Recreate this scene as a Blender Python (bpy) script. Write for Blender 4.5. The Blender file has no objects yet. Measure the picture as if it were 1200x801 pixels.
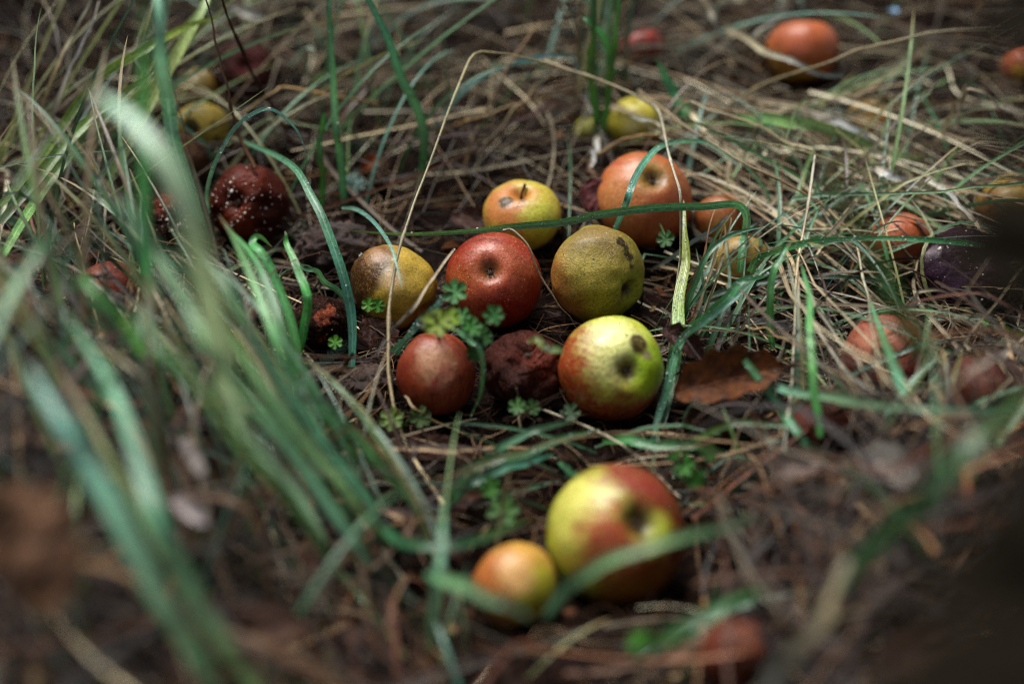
import bpy, math, random
import numpy as np
from mathutils import Vector, Matrix, noise as mnoise

# ------------------------------------------------------------------ camera, sky, sun, exposure
C = bpy.context.scene.collection
sc = bpy.context.scene
PITCH = math.radians(42)
CAM = np.array([0, 0, .64])
cd = bpy.data.cameras.new('camera')
cam = bpy.data.objects.new('camera', cd)
C.objects.link(cam)
cam.location = CAM
cam.rotation_euler = (math.pi / 2 - PITCH, 0, 0)
cd.lens = 50; cd.sensor_width = 36; cd.clip_start = .01; cd.clip_end = 500
cd.dof.use_dof = True; cd.dof.focus_distance = .94; cd.dof.aperture_fstop = 1.65
cd.dof.aperture_blades = 0
sc.camera = cam

w = bpy.data.worlds.new('World'); sc.world = w; w.use_nodes = True
nt = w.node_tree; nt.nodes.clear()
sky = nt.nodes.new('ShaderNodeTexSky'); sky.sky_type = 'NISHITA'; sky.sun_disc = False
SUN_EL, SUN_AZ = math.radians(58), math.radians(-28)      # azimuth from +Y, towards -X: behind and left
sky.sun_elevation = SUN_EL; sky.sun_rotation = SUN_AZ
sky.air_density = .6; sky.dust_density = .8; sky.ozone_density = 1.0
bg = nt.nodes.new('ShaderNodeBackground'); bg.inputs[1].default_value = .05
wo = nt.nodes.new('ShaderNodeOutputWorld')
hs = nt.nodes.new('ShaderNodeHueSaturation'); hs.inputs['Saturation'].default_value = .36
nt.links.new(sky.outputs[0], hs.inputs['Color']); nt.links.new(hs.outputs[0], bg.inputs[0]); nt.links.new(bg.outputs[0], wo.inputs[0])

sd = bpy.data.lights.new('sun', 'SUN'); sd.energy = 1.5; sd.angle = math.radians(32); sd.color = (1, .975, .94)
sun = bpy.data.objects.new('sun', sd); C.objects.link(sun)
sdir = Vector((math.sin(SUN_AZ) * math.cos(SUN_EL), math.cos(SUN_AZ) * math.cos(SUN_EL), math.sin(SUN_EL)))
sun.rotation_euler = sdir.to_track_quat('Z', 'Y').to_euler()

vs = sc.view_settings
sc.display_settings.display_device = 'sRGB'
vs.view_transform = 'Standard'; vs.look = 'None'; vs.gamma = 1; vs.use_curve_mapping = False
vs.exposure = 2.1
sc.cycles.use_denoising = True; sc.cycles.denoising_prefilter = 'NONE'
sc.cycles.pixel_filter_type = 'BLACKMAN_HARRIS'; sc.cycles.filter_width = 1.2
sc.cycles.max_bounces = 6; sc.cycles.transmission_bounces = 4; sc.cycles.diffuse_bounces = 2
sc.cycles.sample_clamp_indirect = 4

# ------------------------------------------------------------------ helpers
F = 50 / 36 * 1200
FWD = np.array([0, math.cos(PITCH), -math.sin(PITCH)])
RGT = np.array([1., 0, 0])
UPC = np.array([0, math.sin(PITCH), math.cos(PITCH)])
rng = np.random.default_rng(11)
random.seed(5)


def lin(h):
    v = [int(h[i:i + 2], 16) / 255 for i in (0, 2, 4)]
    return tuple(c / 12.92 if c <= .04045 else ((c + .055) / 1.055) ** 2.4 for c in v)


def sm(x):
    x = np.clip(x, 0, 1); return x * x * (3 - 2 * x)


def terr(x, y):                                   # the lie of the land: a hollow between two banks
    z = .10 * sm((-x - .07) / .22) * sm((.80 - y) / .26)
    z = z + .085 * sm((x - .08) / .17) * sm((.66 - y) / .16)
    z = z + .03 * sm((.52 - y) / .12)
    z = z + .02 * sm((-x - .2) / .15) * sm((y - .75) / .2)
    z = z + .012 * sm((y - 1.0) / .4)
    return z


_ph = np.random.default_rng(3)
_k = [(_ph.normal(0, s), _ph.normal(0, s), _ph.uniform(0, 6.3), a) for s, a in
      [(14, .0022)] * 4 + [(35, .0012)] * 7 + [(80, .0007)] * 9]


def ground(x, y):
    z = terr(x, y)
    for a, b, p, am in _k:
        z = z + am * np.sin(a * x + b * y + p)
    return z


def ray(px, py):
    return FWD + RGT * ((px - 600) / F) + UPC * ((400.5 - py) / F)


def at(px, py, h=0.):                              # where the sight line through a pixel meets height h over the land
    r = ray(px, py); z = h
    for _ in range(25):
        t = (CAM[2] - z) / -r[2]
        p = CAM + r * t
        z = .5 * z + .5 * (float(terr(p[0], p[1])) + h)
    return CAM + r * ((CAM[2] - z) / -r[2])


def depth(p):
    return (np.asarray(p) - CAM) @ FWD


def project(p):
    d = np.asarray(p) - CAM; t = d @ FWD
    t = np.where(np.abs(t) < 1e-4, 1e-4, t)
    return 600 + F * (d @ RGT) / t, 400.5 - F * (d @ UPC) / t, t


def tag(o, label, cat=None, group=None, kind=None):
    if label: o['label'] = label
    if cat: o['category'] = cat
    if group: o['group'] = group
    if kind: o['kind'] = kind
    return o


def mesh_np(name, V, faces, uv=None, col=None, mat=None, parent=None):
    """V (n,3); faces (m,3|4) int; uv, col per vertex."""
    me = bpy.data.meshes.new(name)
    n, m, s = len(V), len(faces), faces.shape[1]
    me.vertices.add(n); me.vertices.foreach_set('co', np.asarray(V, np.float32).ravel())
    me.loops.add(m * s); me.loops.foreach_set('vertex_index', faces.astype(np.int32).ravel())
    me.polygons.add(m)
    me.polygons.foreach_set('loop_start', np.arange(0, m * s, s, dtype=np.int32))
    me.polygons.foreach_set('use_smooth', np.ones(m, bool))
    fr = faces.ravel()
    if uv is not None:
        l = me.uv_layers.new(name='UVMap'); l.data.foreach_set('uv', np.asarray(uv, np.float32)[fr].ravel())
    if col is not None:
        a = me.color_attributes.new('Col', 'FLOAT_COLOR', 'POINT')
        c4 = np.ones((n, 4), np.float32); c4[:, :3] = col
        a.data.foreach_set('color', c4.ravel())
    me.update(calc_edges=True); me.validate()
    if mat: me.materials.append(mat)
    o = bpy.data.objects.new(name, me); C.objects.link(o)
    if parent:
        o.parent = parent
    return o


# ------------------------------------------------------------------ node helper
class NT:
    def __init__(s, name):
        s.m = bpy.data.materials.new(name); s.m.use_nodes = True
        s.t = s.m.node_tree; s.t.nodes.clear()

    def n(s, typ, _in=None, **kw):
        nd = s.t.nodes.new('ShaderNode' + typ)
        for k, v in kw.items(): setattr(nd, k, v)
        for k, v in (_in or {}).items():
            if isinstance(v, bpy.types.NodeSocket): s.t.links.new(v, nd.inputs[k])
            elif v is not None: nd.inputs[k].default_value = v
        return nd

    def math(s, op, a, b=0., c=0., clamp=False):
        nd = s.n('Math', {0: a, 1: b, 2: c}, operation=op); nd.use_clamp = clamp
        return nd.outputs[0]

    def mix(s, f, a, b, blend='MIX'):
        q = lambda v: v if isinstance(v, bpy.types.NodeSocket) else (*v[:3], 1)
        nd = s.n('Mix', {0: f}, data_type='RGBA', blend_type=blend)
        for i, v in ((6, q(a)), (7, q(b))):
            if isinstance(v, bpy.types.NodeSocket): s.t.links.new(v, nd.inputs[i])
            else: nd.inputs[i].default_value = v
        return nd.outputs[2]

    def noise(s, vec, scale, detail=3., rough=.55, dist=0.):
        return s.n('TexNoise', {'Vector': vec, 'Scale': scale, 'Detail': detail, 'Roughness': rough, 'Distortion': dist}).outputs[0]

    def remap(s, v, a, b, c=0., d=1.):
        return s.n('MapRange', {0: v, 1: a, 2: b, 3: c, 4: d}, interpolation_type='SMOOTHSTEP').outputs[0]

    def out(s, sh):
        o = s.n('OutputMaterial'); s.t.links.new(sh, o.inputs[0]); return s.m


def strand_material(name, transl=.3, rough=.42, vein=.35, spot=.5, spec=.5):
    t = NT(name)
    col = t.n('Attribute', attribute_name='Col').outputs[0]
    uv = t.n('UVMap').outputs[0]
    geo = t.n('NewGeometry').outputs[0]
    sep = t.n('SeparateXYZ', {0: uv})
    u, v = sep.outputs[0], sep.outputs[1]
    vec = t.n('CombineXYZ', {0: t.math('MULTIPLY', u, 7.), 1: t.math('MULTIPLY', v, 22.), 2: 0.}).outputs[0]
    add = t.n('VectorMath', {0: vec, 1: t.n('VectorMath', {0: geo, 1: (3., 3., 3.)}, operation='MULTIPLY').outputs[0]}, operation='ADD').outputs[0]
    st = t.noise(add, 1.6, 4, .6)
    c = t.mix(t.remap(st, .3, .75, 0, vein), col, (.0, .0, .0))
    rb = t.remap(t.math('ABSOLUTE', t.math('SUBTRACT', u, .5)), .02, .10, 1, 0)
    c = t.mix(t.math('MULTIPLY', rb, .35), c, t.n('HueSaturation', {'Saturation': .7, 'Value': 1.9, 'Color': col}).outputs[0])
    c = t.mix(t.remap(t.noise(geo, 210, 4, .7), .56, .66, 0, spot), c, (.035, .018, .008))
    big = t.noise(geo, 45, 3, .6)
    c = t.mix(t.remap(big, .55, .8, 0, spot), c, t.mix(.5, c, (.10, .05, .02)))
    br = t.n('HueSaturation', {'Saturation': 1.0, 'Value': t.remap(t.noise(geo, 16, 2), .3, .7, .78, 1.25), 'Color': c}).outputs[0]
    rib = t.math('SINE', t.math('MULTIPLY', u, 44.))
    bump = t.n('Bump', {'Strength': .35, 'Distance': .0003, 'Height': t.math('ADD', rib, t.math('MULTIPLY', st, 2.))}).outputs[0]
    p = t.n('BsdfPrincipled', {'Base Color': br, 'Roughness': rough, 'Specular IOR Level': spec, 'Normal': bump})
    tr = t.n('BsdfTranslucent', {0: br, 1: bump})
    return t.out(t.n('MixShader', {0: transl, 1: p.outputs[0], 2: tr.outputs[0]}).outputs[0])


M_GRASS = strand_material('green_grass', .25, .30, .7, .55, .75)
M_STRAW = strand_material('dry_straw', .10, .5, .7, .6, .4)
M_STEM = strand_material('woody_stem', 0., .65, .6, .6, .1)


def dew_material(tw):
    t = NT('dew')
    p = t.n('BsdfPrincipled', {'Base Color': (.9, .95, .97, 1), 'Roughness': .04, 'IOR': 1.33, 'Transmission Weight': tw})
    return t.out(p.outputs[0])


M_DEW = dew_material(.6)
M_DROP = dew_material(1.)


# ------------------------------------------------------------------ strands (grass, straw, stems), any number at once
def strands(P, W, col, S0=None, roll=0., fold=.18, tube=0, across=3, useview=False):
    """P (N,K,3), W (N,K), col (N,K,3) -> V, faces, uv, col"""
    N, K, _ = P.shape
    T = np.gradient(P, axis=1); T /= np.linalg.norm(T, axis=2, keepdims=True) + 1e-9
    if S0 is None:
        ref = np.broadcast_to(np.array([0, 0, 1.]), (N, 3)) if not useview else (CAM - P[:, K // 2])
        S0 = np.cross(T[:, 0], ref)
    S = np.empty_like(P); s = S0 / (np.linalg.norm(S0, axis=1, keepdims=True) + 1e-9)
    vf = useview and not tube
    for k in range(K):
        if vf:
            c_ = np.cross(T[:, k], CAM - P[:, k]); c_ /= np.linalg.norm(c_, axis=1, keepdims=True) + 1e-9
            s = s * .35 + c_ * np.where((c_ * s).sum(1, keepdims=True) < -.2, -1, 1)
        s = s - T[:, k] * (s * T[:, k]).sum(1, keepdims=True)
        s /= np.linalg.norm(s, axis=1, keepdims=True) + 1e-9
        S[:, k] = s
    Nn = np.cross(S, T)
    r = np.broadcast_to(np.asarray(roll, float), (N, K))[..., None]
    S, Nn = S * np.cos(r) + Nn * np.sin(r), Nn * np.cos(r) - S * np.sin(r)
    L = np.concatenate([np.zeros((N, 1)), np.cumsum(np.linalg.norm(np.diff(P, axis=1), axis=2), 1)], 1)
    Wd = W[..., None]
    if tube:
        m = tube
        a = np.arange(m) / m * 2 * np.pi
        V = np.stack([P + (S * np.cos(x) + Nn * np.sin(x)) * Wd / 2 for x in a], 2)
        us = np.abs(np.arange(m) / m - .5) * 2
    else:
        m = across
        us = np.linspace(0, 1, m)
        V = np.stack([P + S * Wd * (x - .5) + Nn * Wd * fold * (4 * (x - .5) ** 2) for x in us], 2)
    uv = np.empty((N, K, m, 2)); uv[..., 0] = us; uv[..., 1] = L[..., None] * 10 + np.arange(N)[:, None, None] * .37
    cc = np.broadcast_to(col[:, :, None, :], (N, K, m, 3))
    idx = np.arange(N * K * m).reshape(N, K, m)
    if tube:
        nx = np.roll(idx, -1, 2)
        q = np.stack([idx[:, :-1], nx[:, :-1], nx[:, 1:], idx[:, 1:]], -1).reshape(-1, 4)
    else:
        q = np.stack([idx[:, :-1, :-1], idx[:, :-1, 1:], idx[:, 1:, 1:], idx[:, 1:, :-1]], -1).reshape(-1, 4)
    return V.reshape(-1, 3), q, uv.reshape(-1, 2), cc.reshape(-1, 3)


def ico(n=1):
    import bmesh
    bm = bmesh.new(); bmesh.ops.create_icosphere(bm, subdivisions=n, radius=1)
    V = np.array([v.co[:] for v in bm.verts]); Fc = np.array([[v.index for v in f.verts] for f in bm.faces]); bm.free()
    return V, Fc


ICO1, ICO2 = ico(1), ico(2)


def beads(name, centers, radii, mat, parent=None, flat=None, src=ICO2, squash=.55, jitter=0.):
    """little round beads sitting on a surface (centres, radii, normals)"""
    V0, F0 = src
    n = len(centers)
    if n == 0: return None
    out = np.empty((n, len(V0), 3))
    for i in range(n):
        q = V0.copy()
        if jitter: q *= 1 + rng.normal(0, jitter, (len(q), 1))
        if flat is not None:
            nn = flat[i] / (np.linalg.norm(flat[i]) + 1e-9)
            q = q - np.outer(q @ nn, nn) * (1 - squash)
        out[i] = centers[i] + q * radii[i]
    Fs = (F0[None] + (np.arange(n) * len(V0))[:, None, None]).reshape(-1, 3)
    return mesh_np(name, out.reshape(-1, 3), Fs, mat=mat, parent=parent)


# ------------------------------------------------------------------ ground
def make_ground():
    a = np.linspace(-.8, .8, 260); far = np.array([1.2, 2, 4, 9, 20, 60])
    xs = np.concatenate([-far[::-1], a, far])
    ys = np.concatenate([np.array([-60, -20, -9, -4, -2, -1, -.4]), np.linspace(0, 1.8, 280), np.array([2.4, 4, 9, 20, 60])])
    X, Y = np.meshgrid(xs, ys)
    V = np.stack([X, Y, ground(X, Y) - .002], -1).reshape(-1, 3)
    n, m = X.shape; i = np.arange(n * m).reshape(n, m)
    q = np.stack([i[:-1, :-1], i[:-1, 1:], i[1:, 1:], i[1:, :-1]], -1).reshape(-1, 4)
    t = NT('dark_soil')
    g = t.n('NewGeometry').outputs[0]
    c = t.mix(t.remap(t.noise(g, 38, 6, .65), .35, .7), lin('0C0503'), lin('1E0E08'))
    c = t.mix(t.remap(t.noise(g, 180, 4, .6), .55, .75, 0, .6), c, lin('3A2416'))
    b = t.n('Bump', {'Strength': 1., 'Distance': .004, 'Height': t.noise(g, 150, 6, .7)}).outputs[0]
    p = t.n('BsdfPrincipled', {'Base Color': c, 'Roughness': .85, 'Normal': b, 'Specular IOR Level': .1})
    o = mesh_np('ground', V, q, mat=t.out(p.outputs[0]))
    tag(o, 'dark damp soil of the orchard floor under the grass', kind='structure')


make_ground()


# ------------------------------------------------------------------ apples
APPLES = []                # (centre, R, rpx, clear)


def frame_at(px, py):
    r = ray(px, py); f = -r / np.linalg.norm(r)
    x = RGT - f * (RGT @ f); x /= np.linalg.norm(x)
    y = np.cross(f, x)
    return x, y, f          # right, up, to the camera


def vdir(fr, dx, dy, back=False):
    z = math.sqrt(max(0., 1 - dx * dx - dy * dy))
    v = fr[0] * dx - fr[1] * dy + fr[2] * (-z if back else z)
    return v / np.linalg.norm(v)


def skin_material(name, base, patches, R, streak=.5, streakcol=None, speck=.5, speckcol='D8C890', rough=.34, bumpy=.3,
                  russet=None, wrinkle=0., coat=.10, spec=.38):
    t = NT(name)
    oc = t.n('TexCoord').outputs['Object']
    P = t.n('VectorMath', {0: oc, 'Scale': 1 / R}, operation='SCALE').outputs[0]
    sp = t.n('SeparateXYZ', {0: P}); x, y, z = sp.outputs
    rho = t.math('MAXIMUM', t.math('SQRT', t.math('ADD', t.math('MULTIPLY', x, x), t.math('MULTIPLY', y, y))), .05)
    sv = t.n('CombineXYZ', {0: t.math('MULTIPLY', t.math('DIVIDE', x, rho), 5.5), 1: t.math('MULTIPLY', t.math('DIVIDE', y, rho), 5.5),
                            2: t.math('MULTIPLY', z, .9)}).outputs[0]
    st = t.noise(sv, 1.7, 5, .65, .3)
    n1 = t.noise(P, 2.6, 5, .6, .4)
    n2 = t.noise(P, 9., 4, .6)
    c = t.mix(t.remap(n1, .35, .65, 0, .45), lin(base), tuple(v * .62 for v in lin(base)))
    if streakcol:
        c = t.mix(t.math('MULTIPLY', t.remap(st, .48, .68), streak, clamp=True), c, lin(streakcol))
    for (v, rad, soft, colr, sk) in patches:
        d = t.n('VectorMath', {0: P, 1: tuple(v)}, operation='DISTANCE').outputs['Value']
        nz = t.math('ADD', t.math('MULTIPLY', t.math('SUBTRACT', st, .5), 1.6 * sk), t.math('MULTIPLY', t.math('SUBTRACT', n1, .5), 1.3 * (soft + .15)))
        nz = t.math('ADD', nz, t.math('MULTIPLY', t.math('SUBTRACT', n2, .5), .35 * (soft + .1)))
        fs = t.math('MULTIPLY', t.math('SUBTRACT', t.noise(P, 30, 3, .7), .5), .5 * soft)
        f = t.remap(t.math('ADD', t.math('ADD', t.math('SUBTRACT', rad, d), nz), fs), -soft * .6, soft * .6)
        c = t.mix(f, c, lin(colr))
    # skin: mottle, lenticels, fine scuffs
    c = t.mix(t.remap(t.noise(P, 14, 6, .8, .6), .46, .66, 0, .7), c, tuple(v * .45 for v in lin(base)))
    vo = t.n('TexVoronoi', {'Vector': P, 'Scale': 8., 'Randomness': 1.})
    dots = t.math('MULTIPLY', t.remap(vo.outputs['Distance'], .06, .17, 1, 0), t.remap(t.noise(P, 7, 1), .38, .55))
    c = t.mix(t.math('MULTIPLY', dots, speck), c, lin(speckcol))
    vo2 = t.n('TexVoronoi', {'Vector': P, 'Scale': 19., 'Randomness': 1.})
    c = t.mix(t.math('MULTIPLY', t.remap(vo2.outputs['Distance'], .10, .30, 1, 0), t.math('MULTIPLY', t.remap(t.noise(P, 4, 2), .4, .6), speck * .55)), c, lin(speckcol))
    c = t.mix(t.remap(t.noise(P, 30, 5, .85), .46, .62, 0, .5), c, (.02, .01, .004))
    scf = t.math('MULTIPLY', t.remap(t.noise(P, 15, 6, .75, 1.2), .64, .72), .5)
    c = t.mix(scf, c, lin('3A2416'))
    if russet:
        f = t.remap(t.math('ADD', rho, t.math('MULTIPLY', n2, .3)), .22, .50, 1, 0)
        f = t.math('MULTIPLY', f, t.remap(t.math('ABSOLUTE', z), .4, .7))
        c = t.mix(t.math('MULTIPLY', f, .85), c, lin(russet))
    h = t.math('ADD', t.math('MULTIPLY', t.noise(P, 30, 5, .7), bumpy), t.math('MULTIPLY', n2, bumpy))
    if wrinkle:
        wr = t.noise(P, 6, 5, .6, 1.5)
        h = t.math('ADD', h, t.math('MULTIPLY', t.math('ABSOLUTE', t.math('SUBTRACT', wr, .5)), 3.2 * wrinkle))
    b = t.n('Bump', {'Strength': .8, 'Distance': .0012, 'Height': h}).outputs[0]
    rg = t.remap(t.noise(P, 5, 4), .3, .7, rough * .75, rough * 1.35)
    lum = t.n('RGBToBW', {0: c}).outputs[0]
    spec = t.remap(lum, .0, .12, spec * .25, spec)
    p = t.n('BsdfPrincipled', {'Base Color': c, 'Roughness': rg, 'Normal': b, 'Specular IOR Level': spec,
                               'Coat Weight': t.remap(lum, 0., .12, coat * .2, coat), 'Coat Roughness': .22,
                               'Subsurface Weight': .06, 'Subsurface Radius': (.008, .004, .002), 'Subsurface Scale': 1.})
    return t.out(p.outputs[0])


_calyx = NT('dry_calyx')
_g = _calyx.n('NewGeometry').outputs[0]
M_CALYX = _calyx.out(_calyx.n('BsdfPrincipled', {'Base Color': _calyx.mix(_calyx.noise(_g, 900, 3), lin('120A06'), lin('5A4330')), 'Roughness': .8}).outputs[0])
_m = NT('mould')
_g = _m.n('NewGeometry').outputs[0]
M_MOULD = _m.out(_m.n('BsdfPrincipled', {'Base Color': _m.mix(_m.noise(_g, 700, 2), lin('B8A898'), lin('EDE4D8')), 'Roughness': .8}).outputs[0])


def apple(px, py, r, label, base, patches=(), axis=(0, -.3), back=False, elong=.92, taper=.1, lumps=.03, wrinkle=0., dents=(),
          calyx=True, stem=False, sink=.12, h=0., clear=True, mould=0, mouldat=None, dewn=0, width=1., group=None, name='apple', cat='apple', **mk):
    c = at(px, py, 0.); R = .03
    for _ in range(8):
        R = r * depth(c) / F
        c = at(px, py, R * (1 - sink) + h)
    fr = frame_at(px, py)
    ax = Vector(vdir(fr, axis[0], axis[1], back))
    q = ax.to_track_quat('Z', 'Y')
    rot = np.array(q.to_matrix())
    loc = lambda v: np.array(v) @ rot               # world -> local (rot^T v)
    # --- mesh
    nt_, npn = (110, 150) if r > 40 else (64, 90)
    s = np.linspace(0, 1, nt_); tt = np.pi * (s - .10 * np.sin(2 * np.pi * s) / 1.0 * .9)
    ph = np.arange(npn) / npn * 2 * np.pi
    TT, PH = np.meshgrid(tt, ph, indexing='ij')
    st_, ct = np.sin(TT), np.cos(TT)
    five = 1 + .022 * np.cos(5 * PH + random.random() * 6) * np.exp(-(TT / .95) ** 2)
    rho = st_ ** .93 * (1 - taper * ct - .02 * ct * ct) * five
    Z = elong * ct * (1 - .02 * np.abs(ct))
    Z = Z - .20 * np.exp(-(rho / .23) ** 2) * (TT < np.pi / 2) - .045 * np.exp(-(rho / .48) ** 2) * (TT < np.pi / 2)
    Z = Z + .24 * np.exp(-(rho / .20) ** 2) * (TT > np.pi / 2) + .07 * np.exp(-(rho / .45) ** 2) * (TT > np.pi / 2)
    V = np.stack([rho * np.cos(PH), rho * np.sin(PH), Z], -1).reshape(-1, 3)
    seed = Vector((random.uniform(0, 50), random.uniform(0, 50), random.uniform(0, 50)))
    U = V / (np.linalg.norm(V, axis=1, keepdims=True) + 1e-6)
    dd = np.zeros(len(V))
    for i, v in enumerate(U):
        vv = Vector(v)
        d = lumps * (mnoise.noise(vv * 1.3 + seed) + .5 * mnoise.noise(vv * 3.1 + seed))
        d += .004 * mnoise.noise(vv * 9 + seed)
        if wrinkle:
            wv = vv * 1.6 + seed + .5 * mnoise.noise_vector(vv * 2 + seed)
            d -= wrinkle * (1 - min(1, abs(mnoise.noise(wv)) * 4)) ** 2
            wv = vv * 5.5 + seed + .5 * mnoise.noise_vector(vv * 3 + seed)
            d -= wrinkle * .28 * (1 - min(1, abs(mnoise.noise(wv)) * 3.5)) ** 2
        dd[i] = d
    for (dx, dy, rad, dep) in dents:
        dl = loc(vdir(fr, dx, dy))
        dist = np.linalg.norm(U - dl, axis=1)
        dd -= dep * np.exp(-(dist / rad) ** 2)
    V = V * (1 + dd)[:, None]
    V = V * R
    i = np.arange(nt_ * npn).reshape(nt_, npn); nx = np.roll(i, -1, 1)
    fc = np.stack([i[:-1], i[1:], nx[1:], nx[:-1]], -1).reshape(-1, 4)
    pl = [(loc(vdir(fr, a[0], a[1])) * .97, a[2], a[3], a[4], a[5] if len(a) > 5 else 0.) for a in patches]
    if wrinkle: mk.setdefault('spec', .2); mk['coat'] = min(.12, mk.get('coat', .06))
    mat = skin_material(name + '_skin', base, pl, R, wrinkle=min(1.2, wrinkle / .06), **mk)
    o = mesh_np(name, V, fc, mat=mat)
    o.location = c; o.rotation_mode = 'QUATERNION'; o.rotation_quaternion = q
    tag(o, label, cat, group or 'fallen apples in the grass')
    APPLES.append((np.array(c), R, r, px, py, clear))
    # --- calyx: dried sepals in the basin
    if calyx:
        Ps, Ws = [], []
        for k in range(11):
            a = k / 11 * 6.283 + random.uniform(-.3, .3)
            l = random.uniform(.06, .15) * R; z0 = (elong - .285) * R
            d = np.array([math.cos(a), math.sin(a), 0])
            tl = np.linspace(0, 1, 7)[:, None]
            Ps.append(d * (.02 * R + l * tl * (1 - .5 * tl * random.random())) + np.array([0, 0, 1]) * (z0 + R * random.uniform(.08, .2) * tl) )
            Ws.append(.045 * R * (1 - np.linspace(0, 1, 7)) ** .7 + .0002)
        Ps = np.array(Ps); Ws = np.array(Ws)
        v_, f_, u_, c_ = strands(Ps, Ws, np.ones((len(Ps), 7, 3)), S0=np.cross(Ps[:, -1] - Ps[:, 0], (0, 0, 1.)))
        v_ = np.concatenate([v_, ICO2[0] * np.array([.075, .075, .06]) * R + np.array([0, 0, (elong - .27) * R])])
        ff = np.concatenate([np.stack([f_[:, 0], f_[:, 1], f_[:, 2]], 1), np.stack([f_[:, 0], f_[:, 2], f_[:, 3]], 1), ICO2[1] + len(Ps) * 21])
        mesh_np('calyx', v_, ff, mat=M_CALYX, parent=o)
    if stem:
        tl = np.linspace(0, 1, 8)[:, None]
        bend = np.array([.25, .1, 0]) * R
        Pp = (np.array([0, 0, -(elong - .30) * R]) + np.array([0, 0, -.27 * R]) * tl + bend * tl ** 2)[None]
        v_, f_, u_, c_ = strands(Pp, (.10 * R * (1 - .25 * np.sin(np.linspace(0, 3.1, 8))))[None], np.tile(np.array(lin('4A3020')), (1, 8, 1)), S0=np.array([[1., 0, 0]]), tube=6)
        mesh_np('stem', v_, f_, u_, c_, M_STEM, o)
    Nrm = U
    if mould:
        cand = np.arange(len(V))
        wdir = loc(fr[2])
        facing = U @ wdir
        clus = []
        cen = [loc(vdir(fr, *mm)) for mm in (mouldat or [(0, 0)])]
        cnt = 0; sel = []
        while cnt < mould:
            k = random.randrange(len(V))
            if facing[k] < -.1 or st_.ravel()[k] < .15: continue
            dmin = min(np.linalg.norm(U[k] - ce) for ce in cen)
            if random.random() < math.exp(-(dmin / .42) ** 2) + .10:
                sel.append(k); cnt += 1
        rr = np.random.default_rng(5).lognormal(math.log(.015), .55, len(sel)) * R
        b_ = beads('mould_specks', V[sel], rr, M_MOULD, o, Nrm[sel], ICO1, .7, .12)
        b_['kind'] = 'stuff'
    if dewn:
        sel = []
        facing = U @ loc(fr[2]); upf = U @ loc(np.array([0, 0, 1.]))
        while len(sel) < dewn * .6:
            k = random.randrange(len(V))
            if facing[k] > .15 and upf[k] > -.2 and st_.ravel()[k] > .35: sel.append(k)
        rr = np.clip(np.random.default_rng(9).lognormal(math.log(.011), .5, len(sel)), .006, .04) * R
        b_ = beads('dew', V[sel], rr, M_DROP, o, Nrm[sel], ICO2, .5)
        b_['kind'] = 'stuff'
    return o


RED = 'A8281E'
apple(725, 625, 82, 'largest apple, lime and crimson, lying out of focus in front of all the others', 'A0A82A',
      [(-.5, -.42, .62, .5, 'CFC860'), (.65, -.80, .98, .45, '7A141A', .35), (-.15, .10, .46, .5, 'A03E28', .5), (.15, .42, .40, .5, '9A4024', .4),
       (.98, .5, 1.0, .5, '68120C', .4), (.10, 1.0, .75, .7, '84400F', .4), (.60, -.05, .24, .35, 'B2BE38')],
      axis=(.36, -.20), elong=.93, russet='2E240E', streakcol='B05A2A', streak=.35, dewn=40, rough=.34)
apple(605, 685, 50, 'small orange and yellow apple touching the large lime and crimson one in front', 'C8963E',
      [(-.75, -.1, .75, .9, 'B4622E', .3), (.65, .2, .68, .3, 'AFAA2C', .1), (.0, -.2, .4, .5, 'DCA868')],
      axis=(.5, .75), elong=.95, calyx=False, rough=.3, dewn=20)
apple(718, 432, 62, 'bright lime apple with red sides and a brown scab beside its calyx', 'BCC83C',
      [(-.1, -.5, .75, .5, 'DAD988'), (.85, .0, .55, .4, '9FC01E'), (-1.0, .12, 1.02, .5, '8E2818', .45), (-.15, 1.0, .88, .6, '86201A', .35),  # leading pale patch is a highlight painted on the upper skin
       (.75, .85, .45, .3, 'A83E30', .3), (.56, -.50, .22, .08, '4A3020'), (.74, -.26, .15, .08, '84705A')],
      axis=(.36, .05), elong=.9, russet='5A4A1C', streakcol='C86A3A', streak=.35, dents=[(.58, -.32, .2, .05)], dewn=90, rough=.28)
apple(703, 323, 59, 'olive yellow russeted apple with pitted skin right of the round red apple', '9A8A26',
      [(-.85, .25, .70, .5, 'A2642A', .1), (.75, .55, .6, .4, 'A0A326'), (-.1, -.8, .6, .5, '80662C'), (-.25, -.05, .45, .5, 'A89438'),
       (.62, -.42, .13, .05, '241810'), (.42, -.68, .12, .05, '2A1C12'), (.72, -.16, .12, .05, '241810'), (.55, -.58, .09, .05, '2A1C12'), (.2, .6, .4, .4, 'A89A30')],
      axis=(.74, .36), elong=.88, lumps=.07, speck=.8, speckcol='C8B85A', russet='5A4622', dents=[(.62, -.45, .16, .04), (.45, .75, .3, .05)], dewn=150, rough=.36, bumpy=.7)
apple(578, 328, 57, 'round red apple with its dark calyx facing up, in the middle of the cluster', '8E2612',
      [(.15, -.45, .55, .8, 'B4583A', .3), (-.6, .1, .45, .8, 'A0501E', .4), (.5, -.3, .3, .6, 'A8522A', .5), (-.5, .6, .5, .5, 'B05030', .1), (.3, .8, .6, .5, '8E2018'), (.45, .05, .04, .03, '301410')],  # leading pinkish patch paints a soft highlight into the red
      axis=(-.09, -.24), elong=.9, speck=.9, speckcol='D8A868', russet='5A3A1A', streakcol='8A1A16', streak=.5, dewn=60, rough=.34)
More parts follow.
